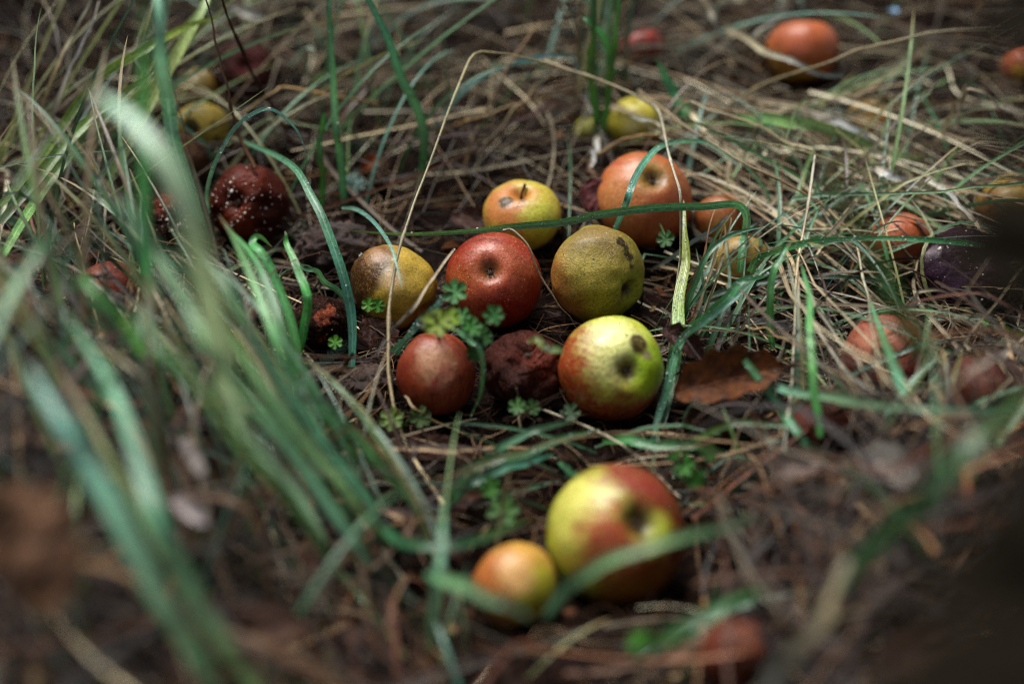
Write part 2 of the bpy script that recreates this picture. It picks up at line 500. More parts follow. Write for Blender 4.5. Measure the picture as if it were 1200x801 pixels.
apple(612, 254, 46, 'small yellow apple with an orange blush and brown scars behind the round red one', 'C4B440',
      [(-.45, -.45, .78, .5, 'C2743A', .45), (.5, .1, .5, .4, 'B9B63C'), (-.42, -.42, .24, .1, '3A1C10'), (-.05, -.50, .17, .1, '4A2614')],
      axis=(.05, .80), back=True, calyx=False, stem=True, elong=.86, streakcol='B8442C', streak=.55, dewn=40, h=.004, rough=.32)
apple(755, 232, 57, 'large orange red apple with an open calyx behind the olive russeted apple', 'B8662E',
      [(-.6, .1, .6, .8, 'C07C44', .3), (.23, -.52, .40, .4, '8A7C2E', .3), (.6, .5, .7, .8, 'A04A28', .5)],
      axis=(.23, -.52), elong=.88, speck=.6, speckcol='DDAA70', russet='4A3A1C', streakcol='9E2A1C', streak=1., dewn=50, rough=.36)
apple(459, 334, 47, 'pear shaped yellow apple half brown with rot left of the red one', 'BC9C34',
      [(-.75, -.35, .80, .35, '3A1C10', .1), (-.25, -.85, .4, .3, '8A5A28'), (.02, -.1, .26, .3, 'C8A87C'), (.6, .75, .5, .4, 'B07030', .2), (-.95, .5, .5, .3, '4A2814')],  # small pale patch near the middle is painted glare
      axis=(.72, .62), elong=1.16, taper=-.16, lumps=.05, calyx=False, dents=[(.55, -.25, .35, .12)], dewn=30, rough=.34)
apple(511, 437, 46, 'dull brick brown apple standing under a yellowing seedling leaf', '8E3E22',
      [(-.05, -.25, .50, .4, 'AE7C58', .3), (.25, -.05, .2, .2, 'B06A50', .2), (0, .2, .05, .2, '8A2A20', .8), (.45, -.25, .06, .05, 'C0A07A'), (-.9, 0, .5, .5, '7A2A16')],
      axis=(.0, -.97), elong=1.12, taper=.06, calyx=False, streakcol='6A1610', streak=1., speckcol='B88A60', lumps=.04, dewn=40, rough=.4)
apple(612, 431, 48, 'shrivelled dark brown rotten apple in the middle of the cluster', '32100A',
      [(.55, -.35, .65, .6, '5E2010'), (-.1, .1, .22, .25, '4E2C28'), (-.5, -.5, .4, .5, '48180E')], axis=(.2, -.5),
      elong=.88, wrinkle=.07, lumps=.10, dents=[(-.15, -.05, .28, .16), (.4, .4, .3, .10), (-.6, -.5, .3, .1)], speck=.1, rough=.3, bumpy=.35, spec=.4, dewn=10)
apple(292, 240, 47, 'glossy dark red rotten apple sprinkled with white mould specks', '46140A',
      [(-.2, .5, .45, .4, '6A2814'), (.0, -.75, .4, .35, '62220F'), (.6, .2, .5, .4, '300D08')], axis=(-.42, -.12), elong=.9, taper=0.,
      wrinkle=.022, lumps=.07, dents=[(-.42, -.12, .26, .16), (.50, .02, .30, .26), (.1, -.45, .2, .05), (.35, .65, .25, .12), (-.9, .3, .3, .1)], mould=120,
      mouldat=[(-.5, -.15), (.1, -.15), (.6, .6), (-.2, .5), (.4, .75), (-.75, -.4), (.75, -.1)], speck=.1, rough=.36, coat=.2, h=.004)
apple(207, 262, 44, 'blackened rotten apple with crusts of white mould behind the pale blurred blade', '2C1410',
      [(-.3, -.6, .35, .3, '7A3018')], axis=(0, -.2), wrinkle=.07, lumps=.06, mould=110, mouldat=[(.3, -.1), (.5, .3), (-.1, -.3)], calyx=False, clear=False, rough=.4)
apple(212, 192, 35, 'matt brown mummified apple between the mouldy and the black spotted ones', '4A2E1C',
      [(.3, -.3, .5, .4, '5E3E28')], axis=(.3, .5), wrinkle=.04, calyx=False, clear=False, rough=.6, bumpy=.7, speck=.2, coat=0.)
apple(236, 152, 33, 'yellow apple with black rot spots on its side', 'A8902E',
      [(-.35, -.1, .3, .1, '140C08'), (.45, -.15, .14, .08, '1A100A'), (.55, .4, .14, .1, '1A100A'), (-.6, .6, .4, .3, '8A5A24')],
      axis=(.2, .9), calyx=False, clear=False, rough=.4)
apple(231, 104, 27, 'dim ochre apple far back left of the dark red one', '80682A', [(-.5, .4, .6, .5, '5A3E1C')], axis=(.2, -.9), calyx=False, clear=False)
apple(288, 88, 42, 'dark wine red rotting apple far back behind two brown stems', '341410', [(.2, -.3, .5, .5, '4E2020')],
      axis=(0, -.3), wrinkle=.04, clear=False, rough=.4, speck=.1, calyx=False)
apple(752, 60, 28, 'small crimson apple far back left of the round orange one', '9A2E22', [(.3, .4, .6, .5, '7A1E1A')], axis=(.3, .9), calyx=False, clear=False, streakcol='B05038')
apple(940, 62, 42, 'round orange apple lying far back on open straw', 'B85E2C',
      [(-.1, .85, .62, .5, 'B48434', .3), (-.2, -.2, .4, .4, 'CC6A44', .2), (-.8, .3, .4, .4, 'B8883A')], axis=(.1, .97), calyx=False, streakcol='B03A26', streak=.5, rough=.38)
apple(1200, 76, 25, 'orange and yellow apple cut by the right edge at the top', 'B8582A', [(.0, .6, .6, .4, 'B8942E')], axis=(.2, -.8), calyx=False, clear=False)
apple(746, 143, 33, 'yellow apple behind dry straw above the large orange red one', 'BCAE34',
      [(.1, .8, .5, .4, 'AE7A30', .2), (-.2, .2, .25, .4, 'C9BC78')], axis=(.1, -.9), calyx=False, clear=False)
apple(689, 152, 16, 'tiny greenish yellow windfall left of the dark green stems', 'A8A62A', [(.2, .5, .5, .4, '94902A')], axis=(.1, -.9), calyx=False, clear=False)
apple(1018, 142, 27, 'small ochre apple with a red side half buried in straw', 'A88034', [(.8, .4, .6, .4, '9A4628')], axis=(.1, -.9), calyx=False, clear=False)
apple(1182, 242, 37, 'ochre apple between a pale straw and the dark leaf at the right edge', '9C7C30',
      [(-.6, .0, .5, .4, 'A8703A'), (-.2, -.1, .2, .3, 'C8A870')], axis=(.1, -.9), calyx=False, clear=False)
apple(1053, 285, 38, 'coral orange apple crossed by a wet green blade beside the purple one', 'B45C30',
      [(-.5, -.5, .4, .4, 'C87A54'), (.0, .8, .5, .4, 'B06A3A')], axis=(.2, .9), calyx=False, clear=False, streakcol='A83A2C', streak=.6)
apple(1132, 318, 55, 'purple black rotten apple with a mouldy rim near the right edge', '26121E',
      [(-.3, .1, .5, .4, '38203A'), (.4, -.3, .5, .4, '2E1626'), (-.75, -.45, .2, .15, '8A7A84')], axis=(.4, -.4), elong=.75, wrinkle=.05, lumps=.07,
      mould=60, mouldat=[(-.75, -.45)], calyx=False, clear=False, rough=.3, speck=.1, coat=.5)
apple(1040, 422, 54, 'puckered salmon apple with red creases running into its calyx', '8E5440',
      [(-.3, -.4, .45, .4, 'A8684E', .3), (.5, .5, .5, .5, '7A3028', .3)], axis=(-.02, .06), wrinkle=.02, lumps=.05, clear=False,
      streakcol='8A1E1A', streak=1., russet='2A120C', rough=.45, elong=.85)
apple(1152, 470, 56, 'dull maroon apple in deep shade under a pale straw at the right', '3E1812', [(-.3, -.5, .5, .7, '542A1C')], axis=(.2, .7), calyx=False, clear=False, rough=.5, lumps=.05)
apple(845, 258, 32, 'orange apple peeping through the tuft right of the large orange red one', 'A05A2C', [(0, .6, .6, .5, 'A88038')], axis=(.1, .9), calyx=False, clear=False)
apple(868, 308, 34, 'ochre apple with brown spots inside the tuft', '9E7E36', [(-.2, -.3, .16, .1, '3A2014'), (.3, .1, .12, .1, '40261A'), (.1, -.6, .1, .1, '3A2014')],
      axis=(.1, .9), calyx=False, clear=False)
apple(965, 503, 46, 'dark reddish brown apple below the grey green flat blade', '3E170F', [(-.5, -.2, .4, .6, '5E2A20', .2)], axis=(.5, .6), calyx=False, clear=False, rough=.5)
apple(845, 500, 44, 'sunken chocolate brown apple beneath the curled dead leaf', '2E1A14', [(.3, -.4, .5, .5, '402419')], axis=(.5, .6), wrinkle=.04, calyx=False, clear=False, rough=.5, sink=.3)
apple(866, 768, 46, 'blurred rusty red apple at the bottom edge', '5E2616', [(.3, -.4, .5, .7, '74402A')], axis=(.5, .6), calyx=False, clear=False, rough=.6, sink=.25)
apple(376, 378, 32, 'torn rotten apple with orange flesh showing left of the pear shaped one', '2E1410',
      [(.1, -.2, .35, .12, '9C4526'), (.45, -.55, .25, .1, 'A04828'), (.1, .75, .2, .1, '84341C'), (-.5, .2, .3, .2, '3A201A')],
      axis=(.5, .6), wrinkle=.13, lumps=.12, calyx=False, clear=True, rough=.3, mould=14, mouldat=[(-.2, .5)])
apple(130, 350, 44, 'blurred brick red apple among the leaning blades at the left', '5E2214', [(-.4, -.4, .5, .7, '823C22')], axis=(.5, .6), calyx=False, clear=False, rough=.5, sink=.35)

AC = np.array([a[0] for a in APPLES]); AR = np.array([a[1] for a in APPLES])
for i in range(len(APPLES)):
    for j in range(i):
        g = np.linalg.norm(AC[i] - AC[j]) - (AR[i] + AR[j]) * .95
        if g < -.004: print('apples meet', APPLES[i][3:5], APPLES[j][3:5], round(g, 4))



def push_out(P, margin=.0012):
    """strands lie over the apples instead of through them"""
    for c, R in zip(AC, AR):
        d = P - c; L = np.linalg.norm(d, axis=-1, keepdims=True)
        ins = L < R + margin
        P = np.where(ins, c + d / (L + 1e-9) * (R + margin), P)
    return P


def push_view(P, margin=.0015):
    for c, R in zip(AC, AR):
        for k in range(len(P)):
            d = P[k] - c
            if d @ d < (R + margin) ** 2:
                r = P[k] - CAM; r /= np.linalg.norm(r)
                b = d @ r; cc = d @ d - (R + margin) ** 2
                P[k] = P[k] + r * (-b - math.sqrt(max(0, b * b - cc)))
    return P


# ------------------------------------------------------------------ uncountable strands
PAL_STRAW = np.array([lin(h) for h in ['94825F', 'A89672', '846A48', '62402A', 'B8AA88', 'CCC2A4', '5A3824', '38201A', '8A7458']])
PAL_DARK = np.array([lin(h) for h in ['1E110A', '140B07', '2A190F', '1C0F0A', '22120E', '3E2616', '6A4E30', '100806']])
PAL_GREEN = np.array([lin(h) for h in ['34603A', '447646', '588A52', '3A6644', '688C46', '4C7C52', '22401A', '7C9C5E', '669680', '90B29A', '98985C', '806C4E', '5A4630']])
PAL_YG = np.array([lin(h) for h in ['7A8A38', '8A9440', '9A9A50', '6A8038']])
GREENS = PAL_GREEN


def curves(n, root, yaw, length, e0, e1, K=12, power=1., wob=.25, floor=.001, rnd=None, kinky=.5):
    """grow n strands from roots, bending from elevation e0 to e1 and settling on the ground"""
    rnd = rnd or rng
    t = np.linspace(0, 1, K)[None]
    el = e0[:, None] + (e1 - e0)[:, None] * t ** power
    yw = yaw[:, None] + rnd.normal(0, wob, (n, 1)) * t * 2 + rnd.normal(0, wob * .6, (n, 1)) * np.sin(t * rnd.uniform(3, 8, (n, 1)) + rnd.uniform(0, 6, (n, 1)))
    kink = rnd.random((n, 1)) < kinky
    kp = rnd.uniform(.3, .8, (n, 1))
    yw = yw + kink * (t > kp) * rnd.normal(0, .6, (n, 1))
    el = el - kink * (t > kp) * rnd.uniform(0, .5, (n, 1))
    ds = (length / (K - 1))[:, None]
    dx, dy, dz = np.cos(el) * np.cos(yw) * ds, np.cos(el) * np.sin(yw) * ds, np.sin(el) * ds
    P = np.stack([np.cumsum(dx, 1), np.cumsum(dy, 1), np.cumsum(dz, 1)], -1)
    P = P - P[:, :1]
    P[..., 0] += root[:, 0:1]; P[..., 1] += root[:, 1:2]
    gz = ground(P[..., 0], P[..., 1])
    P[..., 2] += gz[:, :1] + root[:, 2:3]
    P[..., 2] = np.maximum(P[..., 2], gz + floor)
    P = push_out(P)
    return P


def hidden_test(P, keep=.93, margin=0.):
    """True for strands that would lie in front of an apple the photograph shows bare"""
    X, Y, T = project(P)
    bad = np.zeros(len(P), bool)
    for (c, R, r, px, py, clear) in APPLES:
        if clear:
            dc = depth(c)
            ins = ((X - px) ** 2 + (Y - py) ** 2 < (r * keep + margin) ** 2) & (T < dc + R * .2)
            bad |= ins.any(1)
        else:
            dc = depth(c)
            ins = ((X - px) ** 2 + (Y - py) ** 2 < (r * .75) ** 2) & (T < dc)
            bad |= ins.any(1) & (rng.random(len(P)) < .5)
    return bad


def lens_clear(P, tmin=.5):
    X, Y, T = project(P)
    inside = (X > -60) & (X < 1260) & (Y > -60) & (Y < 860)
    return (inside & (T < tmin)).any(1)


def finish(name, P, W, pal, mat, label, tube=0, fold=.2, tip=None, rollsd=.6, weights=None, bright=None, across=3, K=None):
    N, K, _ = P.shape
    ci = rng.choice(len(pal), N, p=weights)
    base = pal[ci] * rng.uniform(.75, 1.25, (N, 1))
    if bright is not None: base = base * bright[:, None]
    t = np.linspace(0, 1, K)[None, :, None]
    col = np.broadcast_to(base[:, None], (N, K, 3)).copy()
    if tip is not None:
        f = sm((t - rng.uniform(.55, 1.3, (N, 1, 1))) / .25)
        col = col * (1 - f) + np.array(tip) * f
    d = P[:, -1] - P[:, 0]
    S0 = np.stack([d[:, 1], -d[:, 0], 0 * d[:, 0]], 1)
    roll = rng.normal(0, rollsd, (N, 1)) + rng.normal(0, rollsd, (N, 1)) * np.linspace(0, 1, K)[None]
    V, q, uv, cc = strands(P, W, col, S0=S0, roll=roll, fold=fold, tube=tube, across=across)
    o = mesh_np(name, V, q, uv, cc, mat)
    tag(o, label, kind='stuff')
    return o


def box_roots(n, x0, x1, y0, y1, z0=0., z1=.01):
    return np.stack([rng.uniform(x0, x1, n), rng.uniform(y0, y1, n), rng.uniform(z0, z1, n)], 1)


def blade_w(n, w0, w1, K, pw=.6, base=.6):
    t = np.linspace(0, 1, K)[None]
    prof = np.minimum(1, base + t * 3) * np.clip(1 - t ** 3, 0, 1) ** pw
    return rng.uniform(w0, w1, (n, 1)) * prof + .00015


D2 = math.radians


# thatch close to the ground: dark, matted
n = 13000
r_ = box_roots(n, -.8, .8, .2, 1.7, 0, .008)
P = curves(n, r_, rng.uniform(0, 6.283, n), rng.uniform(.02, .11, n), rng.normal(.15, .3, n), rng.normal(-.1, .3, n), K=8, wob=.5)
P = P[~hidden_test(P, .95)]
finish('dark_thatch', P, np.full((len(P), 8), 1.) * rng.uniform(.0005, .0016, (len(P), 1)), PAL_DARK, M_STEM,
       'matted dark brown rootlets and old stalks covering the soil', tube=3)

# fine curled rootlets and grass fibre
n = 5200
r_ = box_roots(n, -.6, .6, .4, 1.35, .002, .014)
P = curves(n, r_, rng.uniform(0, 6.283, n), rng.uniform(.015, .07, n), rng.normal(.3, .4, n), rng.normal(-.2, .5, n), K=10, wob=.9)
P = P[~hidden_test(P, 1.0)]
finish('fine_fibre', P, rng.uniform(.00025, .0007, (len(P), 1)) * np.ones((1, 10)), np.array([lin(h) for h in ['8A6A48', '6A4A30', 'A89070', '4A3020', '5E3E2A', '7A5E48']]), M_STEM,
       'fine curled brown fibre and rootlets between the straws', tube=3, bright=rng.choice([.5, 1., 1.5], len(P)))

# fallen dry straw
n = 9000
r_ = box_roots(n, -.8, .8, .35, 1.7, .0, .016)
pref = np.where(r_[:, 0] > .05, -.45, np.where(r_[:, 0] < -.15, -.9, 0.)) + np.where(r_[:, 1] > .85, .25, 0)
yaw = pref + rng.normal(0, .65, n) + np.pi * (rng.random(n) < .5)
P = curves(n, r_, yaw, rng.uniform(.07, .26, n), rng.normal(.18, .12, n), rng.normal(-.15, .15, n), K=14, wob=.3)
X, Y, T = project(P[:, 7]); 
infront = (Y > 520) & (X > 380) & (X < 900)
mid = (X > 430) & (X < 800) & (Y > 180) & (Y < 600)
right = (X > 800) & (Y > 80) & (Y < 500)
keepp = np.where(mid, .22, np.where(infront, .2, np.where(right, .9, .8)))
P = P[(~hidden_test(P, 1.0, 3)) & (rng.random(len(P)) < keepp)]
finish('fallen_straw', P, (.0006 + rng.gamma(2., .0005, (len(P), 1))) * np.linspace(1, .6, 14)[None], PAL_STRAW, M_STRAW,
       'dry tan and grey straw lying criss-cross over the ground', fold=.35, rollsd=.5, bright=rng.choice([.18, .5, 1.5], len(P), p=[.45, .35, .20]))

# paler sheaves swept over the right half
Ps = []
for (px, py, sx, sy, cnt, yw) in ((900, 170, .07, .05, 70, -.45), (1010, 250, .07, .05, 60, -.5), (860, 250, .04, .05, 40, -.9), (960, 330, .05, .05, 45, -.8),
                                  (1060, 210, .06, .06, 40, -.3), (560, 110, .08, .07, 40, .35), (820, 60, .10, .06, 35, .4), (1080, 400, .05, .04, 30, .5)):
    c = at(px, py, 0.)
    rr_ = np.stack([rng.normal(c[0], sx, cnt), rng.normal(c[1], sy, cnt), rng.uniform(.008, .03, cnt)], 1)
    yy = rng.normal(yw, .28, cnt) + np.pi * (rng.random(cnt) < .5)
    ln_ = rng.uniform(.06, .2, cnt)
    rr_[:, 0] -= np.cos(yy) * ln_ / 2; rr_[:, 1] -= np.sin(yy) * ln_ / 2
    Ps.append(curves(cnt, rr_, yy, ln_, rng.normal(.2, .12, cnt), rng.normal(-.15, .15, cnt), K=14, wob=.12, kinky=.4))
P = np.concatenate(Ps)
P = P[~hidden_test(P, 1.0, 3)]
finish('pale_straw', P, (.0010 + rng.gamma(2., .0006, (len(P), 1))) * np.linspace(1, .6, 14)[None], PAL_STRAW[[0, 1, 4, 5, 2]], M_STRAW,
       'paler dry straw swept together over the right half and far side', fold=.35, rollsd=.5, bright=rng.choice([.5, .9, 1.5], len(P)))

# thatch on the two near banks
n = 3200
r1 = box_roots(n // 2, -.6, -.06, .28, .62, 0, .03); r2 = box_roots(n // 2, .10, .6, .28, .62, 0, .03)
r_ = np.concatenate([r1, r2])
yaw = np.where(r_[:, 0] < 0, -1.0, .7) + rng.normal(0, .8, n) + np.pi * (rng.random(n) < .5)
P = curves(n, r_, yaw, rng.uniform(.06, .2, n), rng.normal(.5, .3, n), rng.normal(-.6, .3, n), K=12, wob=.3)
P = P[(~hidden_test(P, 1.15, 8)) & (~lens_clear(P, .5))]
finish('bank_thatch', P, rng.uniform(.001, .0042, (len(P), 1)) * np.linspace(1, .5, 12)[None], np.concatenate([PAL_DARK, np.array([lin(h) for h in ['5A3420', '6A4226', '4A2818', '7A5636', '3A2014', '8A7050']])]), M_STRAW,
       'matted old brown grass heaped on the near banks', fold=.3, bright=rng.choice([.3, .9, 2.4], len(P), p=[.4, .35, .25]))


# green grass in tufts
def tufts(spec, name, label, pal=PAL_GREEN, tip=lin('A08A58'), keep=1.0):
    Ps, Ws = [], []
    for (px, py, sx, sy, cnt, yaw0, ysd, l0, l1, e0, e1, w0, w1) in spec:
        c = at(px, py, 0.)
        r_ = np.stack([rng.normal(c[0], sx, cnt), rng.normal(c[1], sy, cnt), np.zeros(cnt)], 1)
        yaw = rng.normal(yaw0, ysd, cnt)
        P = curves(cnt, r_, yaw, rng.uniform(l0, l1, cnt), rng.normal(D2(e0), .2, cnt), rng.normal(D2(e1), .3, cnt), K=18, wob=.07, power=1.2, kinky=.12)
        Ps.append(P); Ws.append(blade_w(cnt, w0, w1, 18))
    P = np.concatenate(Ps); W = np.concatenate(Ws)
    ok = ~hidden_test(P, 1.0, 4) & ~lens_clear(P, .42)
    P, W = P[ok], W[ok]
    return finish(name, P, W, pal, M_GRASS, label, fold=.16, tip=tip, rollsd=.5)


N_, L_ = 1.57, 2.4
tufts([(420, 620, .06, .05, 80, 2.2, .25, .14, .26, 55, 0, .0014, .0036),
       (300, 560, .06, .05, 85, 2.1, .3, .14, .26, 60, 5, .0014, .0036),
       (180, 520, .06, .05, 34, 2.0, .3, .12, .24, 60, 5, .0014, .0036),
       (120, 300, .06, .06, 12, 1.2, .6, .12, .26, 60, 0, .0014, .0032),
       (60, 200, .08, .06, 18, .6, .5, .14, .28, 50, 0, .0014, .0036),
       (230, 430, .05, .04, 16, 2.2, .3, .10, .20, 60, 5, .0014, .0034),
       (60, 700, .08, .06, 14, 1.6, .5, .12, .22, 55, 0, .0014, .0034)],
      'left_grass', 'dense green grass leaning up and left over the left bank')
tufts([(800, 400, .015, .02, 34, 1.0, .5, .07, .16, 65, 0, .0018, .0042),
       (880, 330, .05, .05, 60, .5, 1.2, .09, .20, 45, -10, .0014, .0034),
       (960, 280, .06, .06, 62, .3, 1.4, .10, .22, 40, -15, .0014, .0034),
       (1000, 380, .06, .06, 42, 1.0, 1.2, .08, .20, 55, -10, .0014, .0034),
       (1120, 300, .07, .08, 30, .6, 1.4, .08, .20, 45, -10, .0014, .0034),
       (1080, 180, .08, .08, 26, .6, 1.4, .08, .20, 40, -10, .0014, .0034),
       (930, 540, .06, .03, 26, 1.3, 1.0, .06, .15, 55, -10, .002, .004),
       (1150, 560, .05, .05, 16, 1.3, .8, .08, .18, 55, -10, .002, .005)],
      'right_grass', 'green grass blades tangled through the straw on the right')
tufts([(700, 130, .015, .02, 14, 1.4, .25, .14, .26, 78, 40, .002, .004),
       (400, 180, .07, .07, 26, 1.4, .8, .08, .20, 65, 0, .002, .004),
       (560, 80, .2, .1, 30, .6, 1.2, .10, .22, 45, -10, .0014, .0034),
       (850, 30, .25, .1, 34, .4, 1.2, .10, .22, 45, -10, .0014, .0034),
       (640, 545, .07, .012, 14, 2.9, .7, .05, .13, 30, -15, .0014, .0034),
       (820, 560, .04, .02, 20, .9, .9, .04, .10, 50, -10, .0018, .0035),
       (700, 780, .12, .03, 26, 1.6, 1., .05, .12, 40, -15, .0014, .0034),
       (430, 780, .10, .05, 30, 1.9, .7, .08, .18, 55, -10, .0014, .0032)],
      'scattered_grass', 'loose green grass scattered through the hollow and far side')
tufts([(20, 260, .04, .03, 24, .75, .2, .16, .28, 30, 5, .0014, .0036)], 'yellowing_grass', 'yellow green grass sheaf slanting across the upper left corner', PAL_YG)
# outside the picture, so that the meadow goes on
P = None
n = 900
r_ = box_roots(n, -1.2, 1.2, .0, 2.4)
r_ = r_[(np.abs(r_[:, 0]) > .62) | (r_[:, 1] > 1.5) | (r_[:, 1] < .2)]; n = len(r_)
P = curves(n, r_, rng.uniform(0, 6.28, n), rng.uniform(.12, .3, n), rng.normal(D2(60), .2, n), rng.normal(D2(-5), .3, n), K=14, wob=.15)
P = P[~lens_clear(P, .9)]
finish('surrounding_grass', P, blade_w(len(P), .003, .006, 14), PAL_GREEN, M_GRASS, 'green grass standing around the picture on all sides', tip=lin('A08A58'))


# ------------------------------------------------------------------ leaf litter
def litter(name, spots, label, mat, pal):
    Vs, Fs, Us, Cs = [], [], [], []; off = 0
    nu, nv = 7, 9
    for (c, size, yaw, tilt, curl) in spots:
        u = np.linspace(-1, 1, nu); v = np.linspace(-1, 1, nv)
        U, Vv = np.meshgrid(u, v)
        wd = np.sqrt(np.clip(1 - np.abs(Vv) ** 2.2, 0, 1)) * .55 + .02
        x = U * wd * size; y = Vv * size
        z = curl * size * (U * U * .6 + np.sin(Vv * 3 + yaw) * .25) + .16 * size * rng.normal(0, .6, U.shape)
        p = np.stack([x, y, z], -1)
        m = np.array(Matrix.Rotation(yaw, 3, 'Z') @ Matrix.Rotation(tilt, 3, 'X') @ Matrix.Rotation(random.uniform(-.5, .5), 3, 'Y'))
        p = p.reshape(-1, 3) @ m.T
        p = p + c
        p[:, 2] = np.maximum(p[:, 2], ground(p[:, 0], p[:, 1]) + .0015)
        i = np.arange(nu * nv).reshape(nv, nu) + off
        q = np.stack([i[:-1, :-1], i[:-1, 1:], i[1:, 1:], i[1:, :-1]], -1).reshape(-1, 4)
        Vs.append(p); Fs.append(q); Us.append(np.stack([(U + 1) / 2, Vv * size * 10], -1).reshape(-1, 2))
        Cs.append(np.tile(pal[random.randrange(len(pal))] * random.uniform(.7, 1.3), (nu * nv, 1))); off += nu * nv
    o = mesh_np(name, np.concatenate(Vs), np.concatenate(Fs), np.concatenate(Us), np.concatenate(Cs), mat)
    return o


PAL_LEAF = np.array([lin(h) for h in ['1C0E09', '28140E', '2E1A14', '160B07', '3E2212', '22120E', '4E2C16', '241610']])
spots = []
while len(spots) < 420:
    x, y = random.uniform(-.75, .75), random.uniform(.3, 1.5)
    p = np.array([x, y, float(ground(x, y)) + random.uniform(.002, .012)])
    if (np.linalg.norm(AC - p, axis=1) < AR * 1.15).any(): continue
    X, Y, T = project(p[None])
    if any((X[0] - a[3]) ** 2 + (Y[0] - a[4]) ** 2 < (a[2] + 14) ** 2 and T[0] < depth(a[0]) for a in APPLES if a[5]): continue
    spots.append((p, random.uniform(.007, .019), random.uniform(0, 6.3), random.uniform(-.5, .5), random.uniform(-.6, .8)))
tag(litter('leaf_litter', spots, '', M_STEM, PAL_LEAF), 'crumpled dark brown and purple leaf litter on the soil', kind='stuff')

spots = []
while len(spots) < 1300:
    x, y = random.uniform(-.6, .6), random.uniform(.4, 1.35)
    p = np.array([x, y, float(ground(x, y)) + random.uniform(.001, .012)])
    if (np.linalg.norm(AC - p, axis=1) < AR * 1.08).any(): continue
    spots.append((p, random.uniform(.0015, .0055), random.uniform(0, 6.3), random.uniform(-.8, .8), random.uniform(-.6, .8)))
tag(litter('plant_crumbs', spots, '', M_STEM, np.concatenate([PAL_LEAF, np.array([lin(h) for h in ['7A5636', '8A6E4C', '5E3A22', '9A8260']])])), 'crumbs of broken leaf and stalk strewn over the soil', kind='stuff')


# ------------------------------------------------------------------ traced single strands
def spline(pts, K, sharp):
    pts = np.array(pts, float)
    if sharp:
        q = pts
        for _ in range(3):
            a = q[:-1] * .90 + q[1:] * .10; b = q[:-1] * .10 + q[1:] * .90
            q = np.concatenate([q[:1], np.stack([a, b], 1).reshape(-1, pts.shape[1]), q[-1:]])
        d = np.r_[0, np.cumsum(np.linalg.norm(np.diff(q[:, :3], axis=0), axis=1))]
        s = np.linspace(0, d[-1], K)
        return np.stack([np.interp(s, d, q[:, i]) for i in range(q.shape[1])], 1)
    q = np.concatenate([[2 * pts[0] - pts[1]], pts, [2 * pts[-1] - pts[-2]]])
    out = []
    n = len(pts) - 1
    for t in np.linspace(0, n - 1e-6, K):
        i = int(t); f = t - i
        a, b, c, d = q[i:i + 4]
        out.append(.5 * ((2 * b) + (c - a) * f + (2 * a - 5 * b + 4 * c - d) * f * f + (3 * b - a - 3 * c + d) * f ** 3))
    return np.array(out)


NHERO = 0
KINDS = {'g': ('grass_blade', 'grass blade', 'green grass blades leaning among the apples', M_GRASS, 0),
         's': ('straw', 'straw', 'dry straws lying among the apples', M_STRAW, 0),
         't': ('straw', 'straw', 'dry straws lying among the apples', M_STRAW, 5),
         'b': ('dry_stem', 'stem', 'brown stems standing among the apples', M_STEM, 6)}


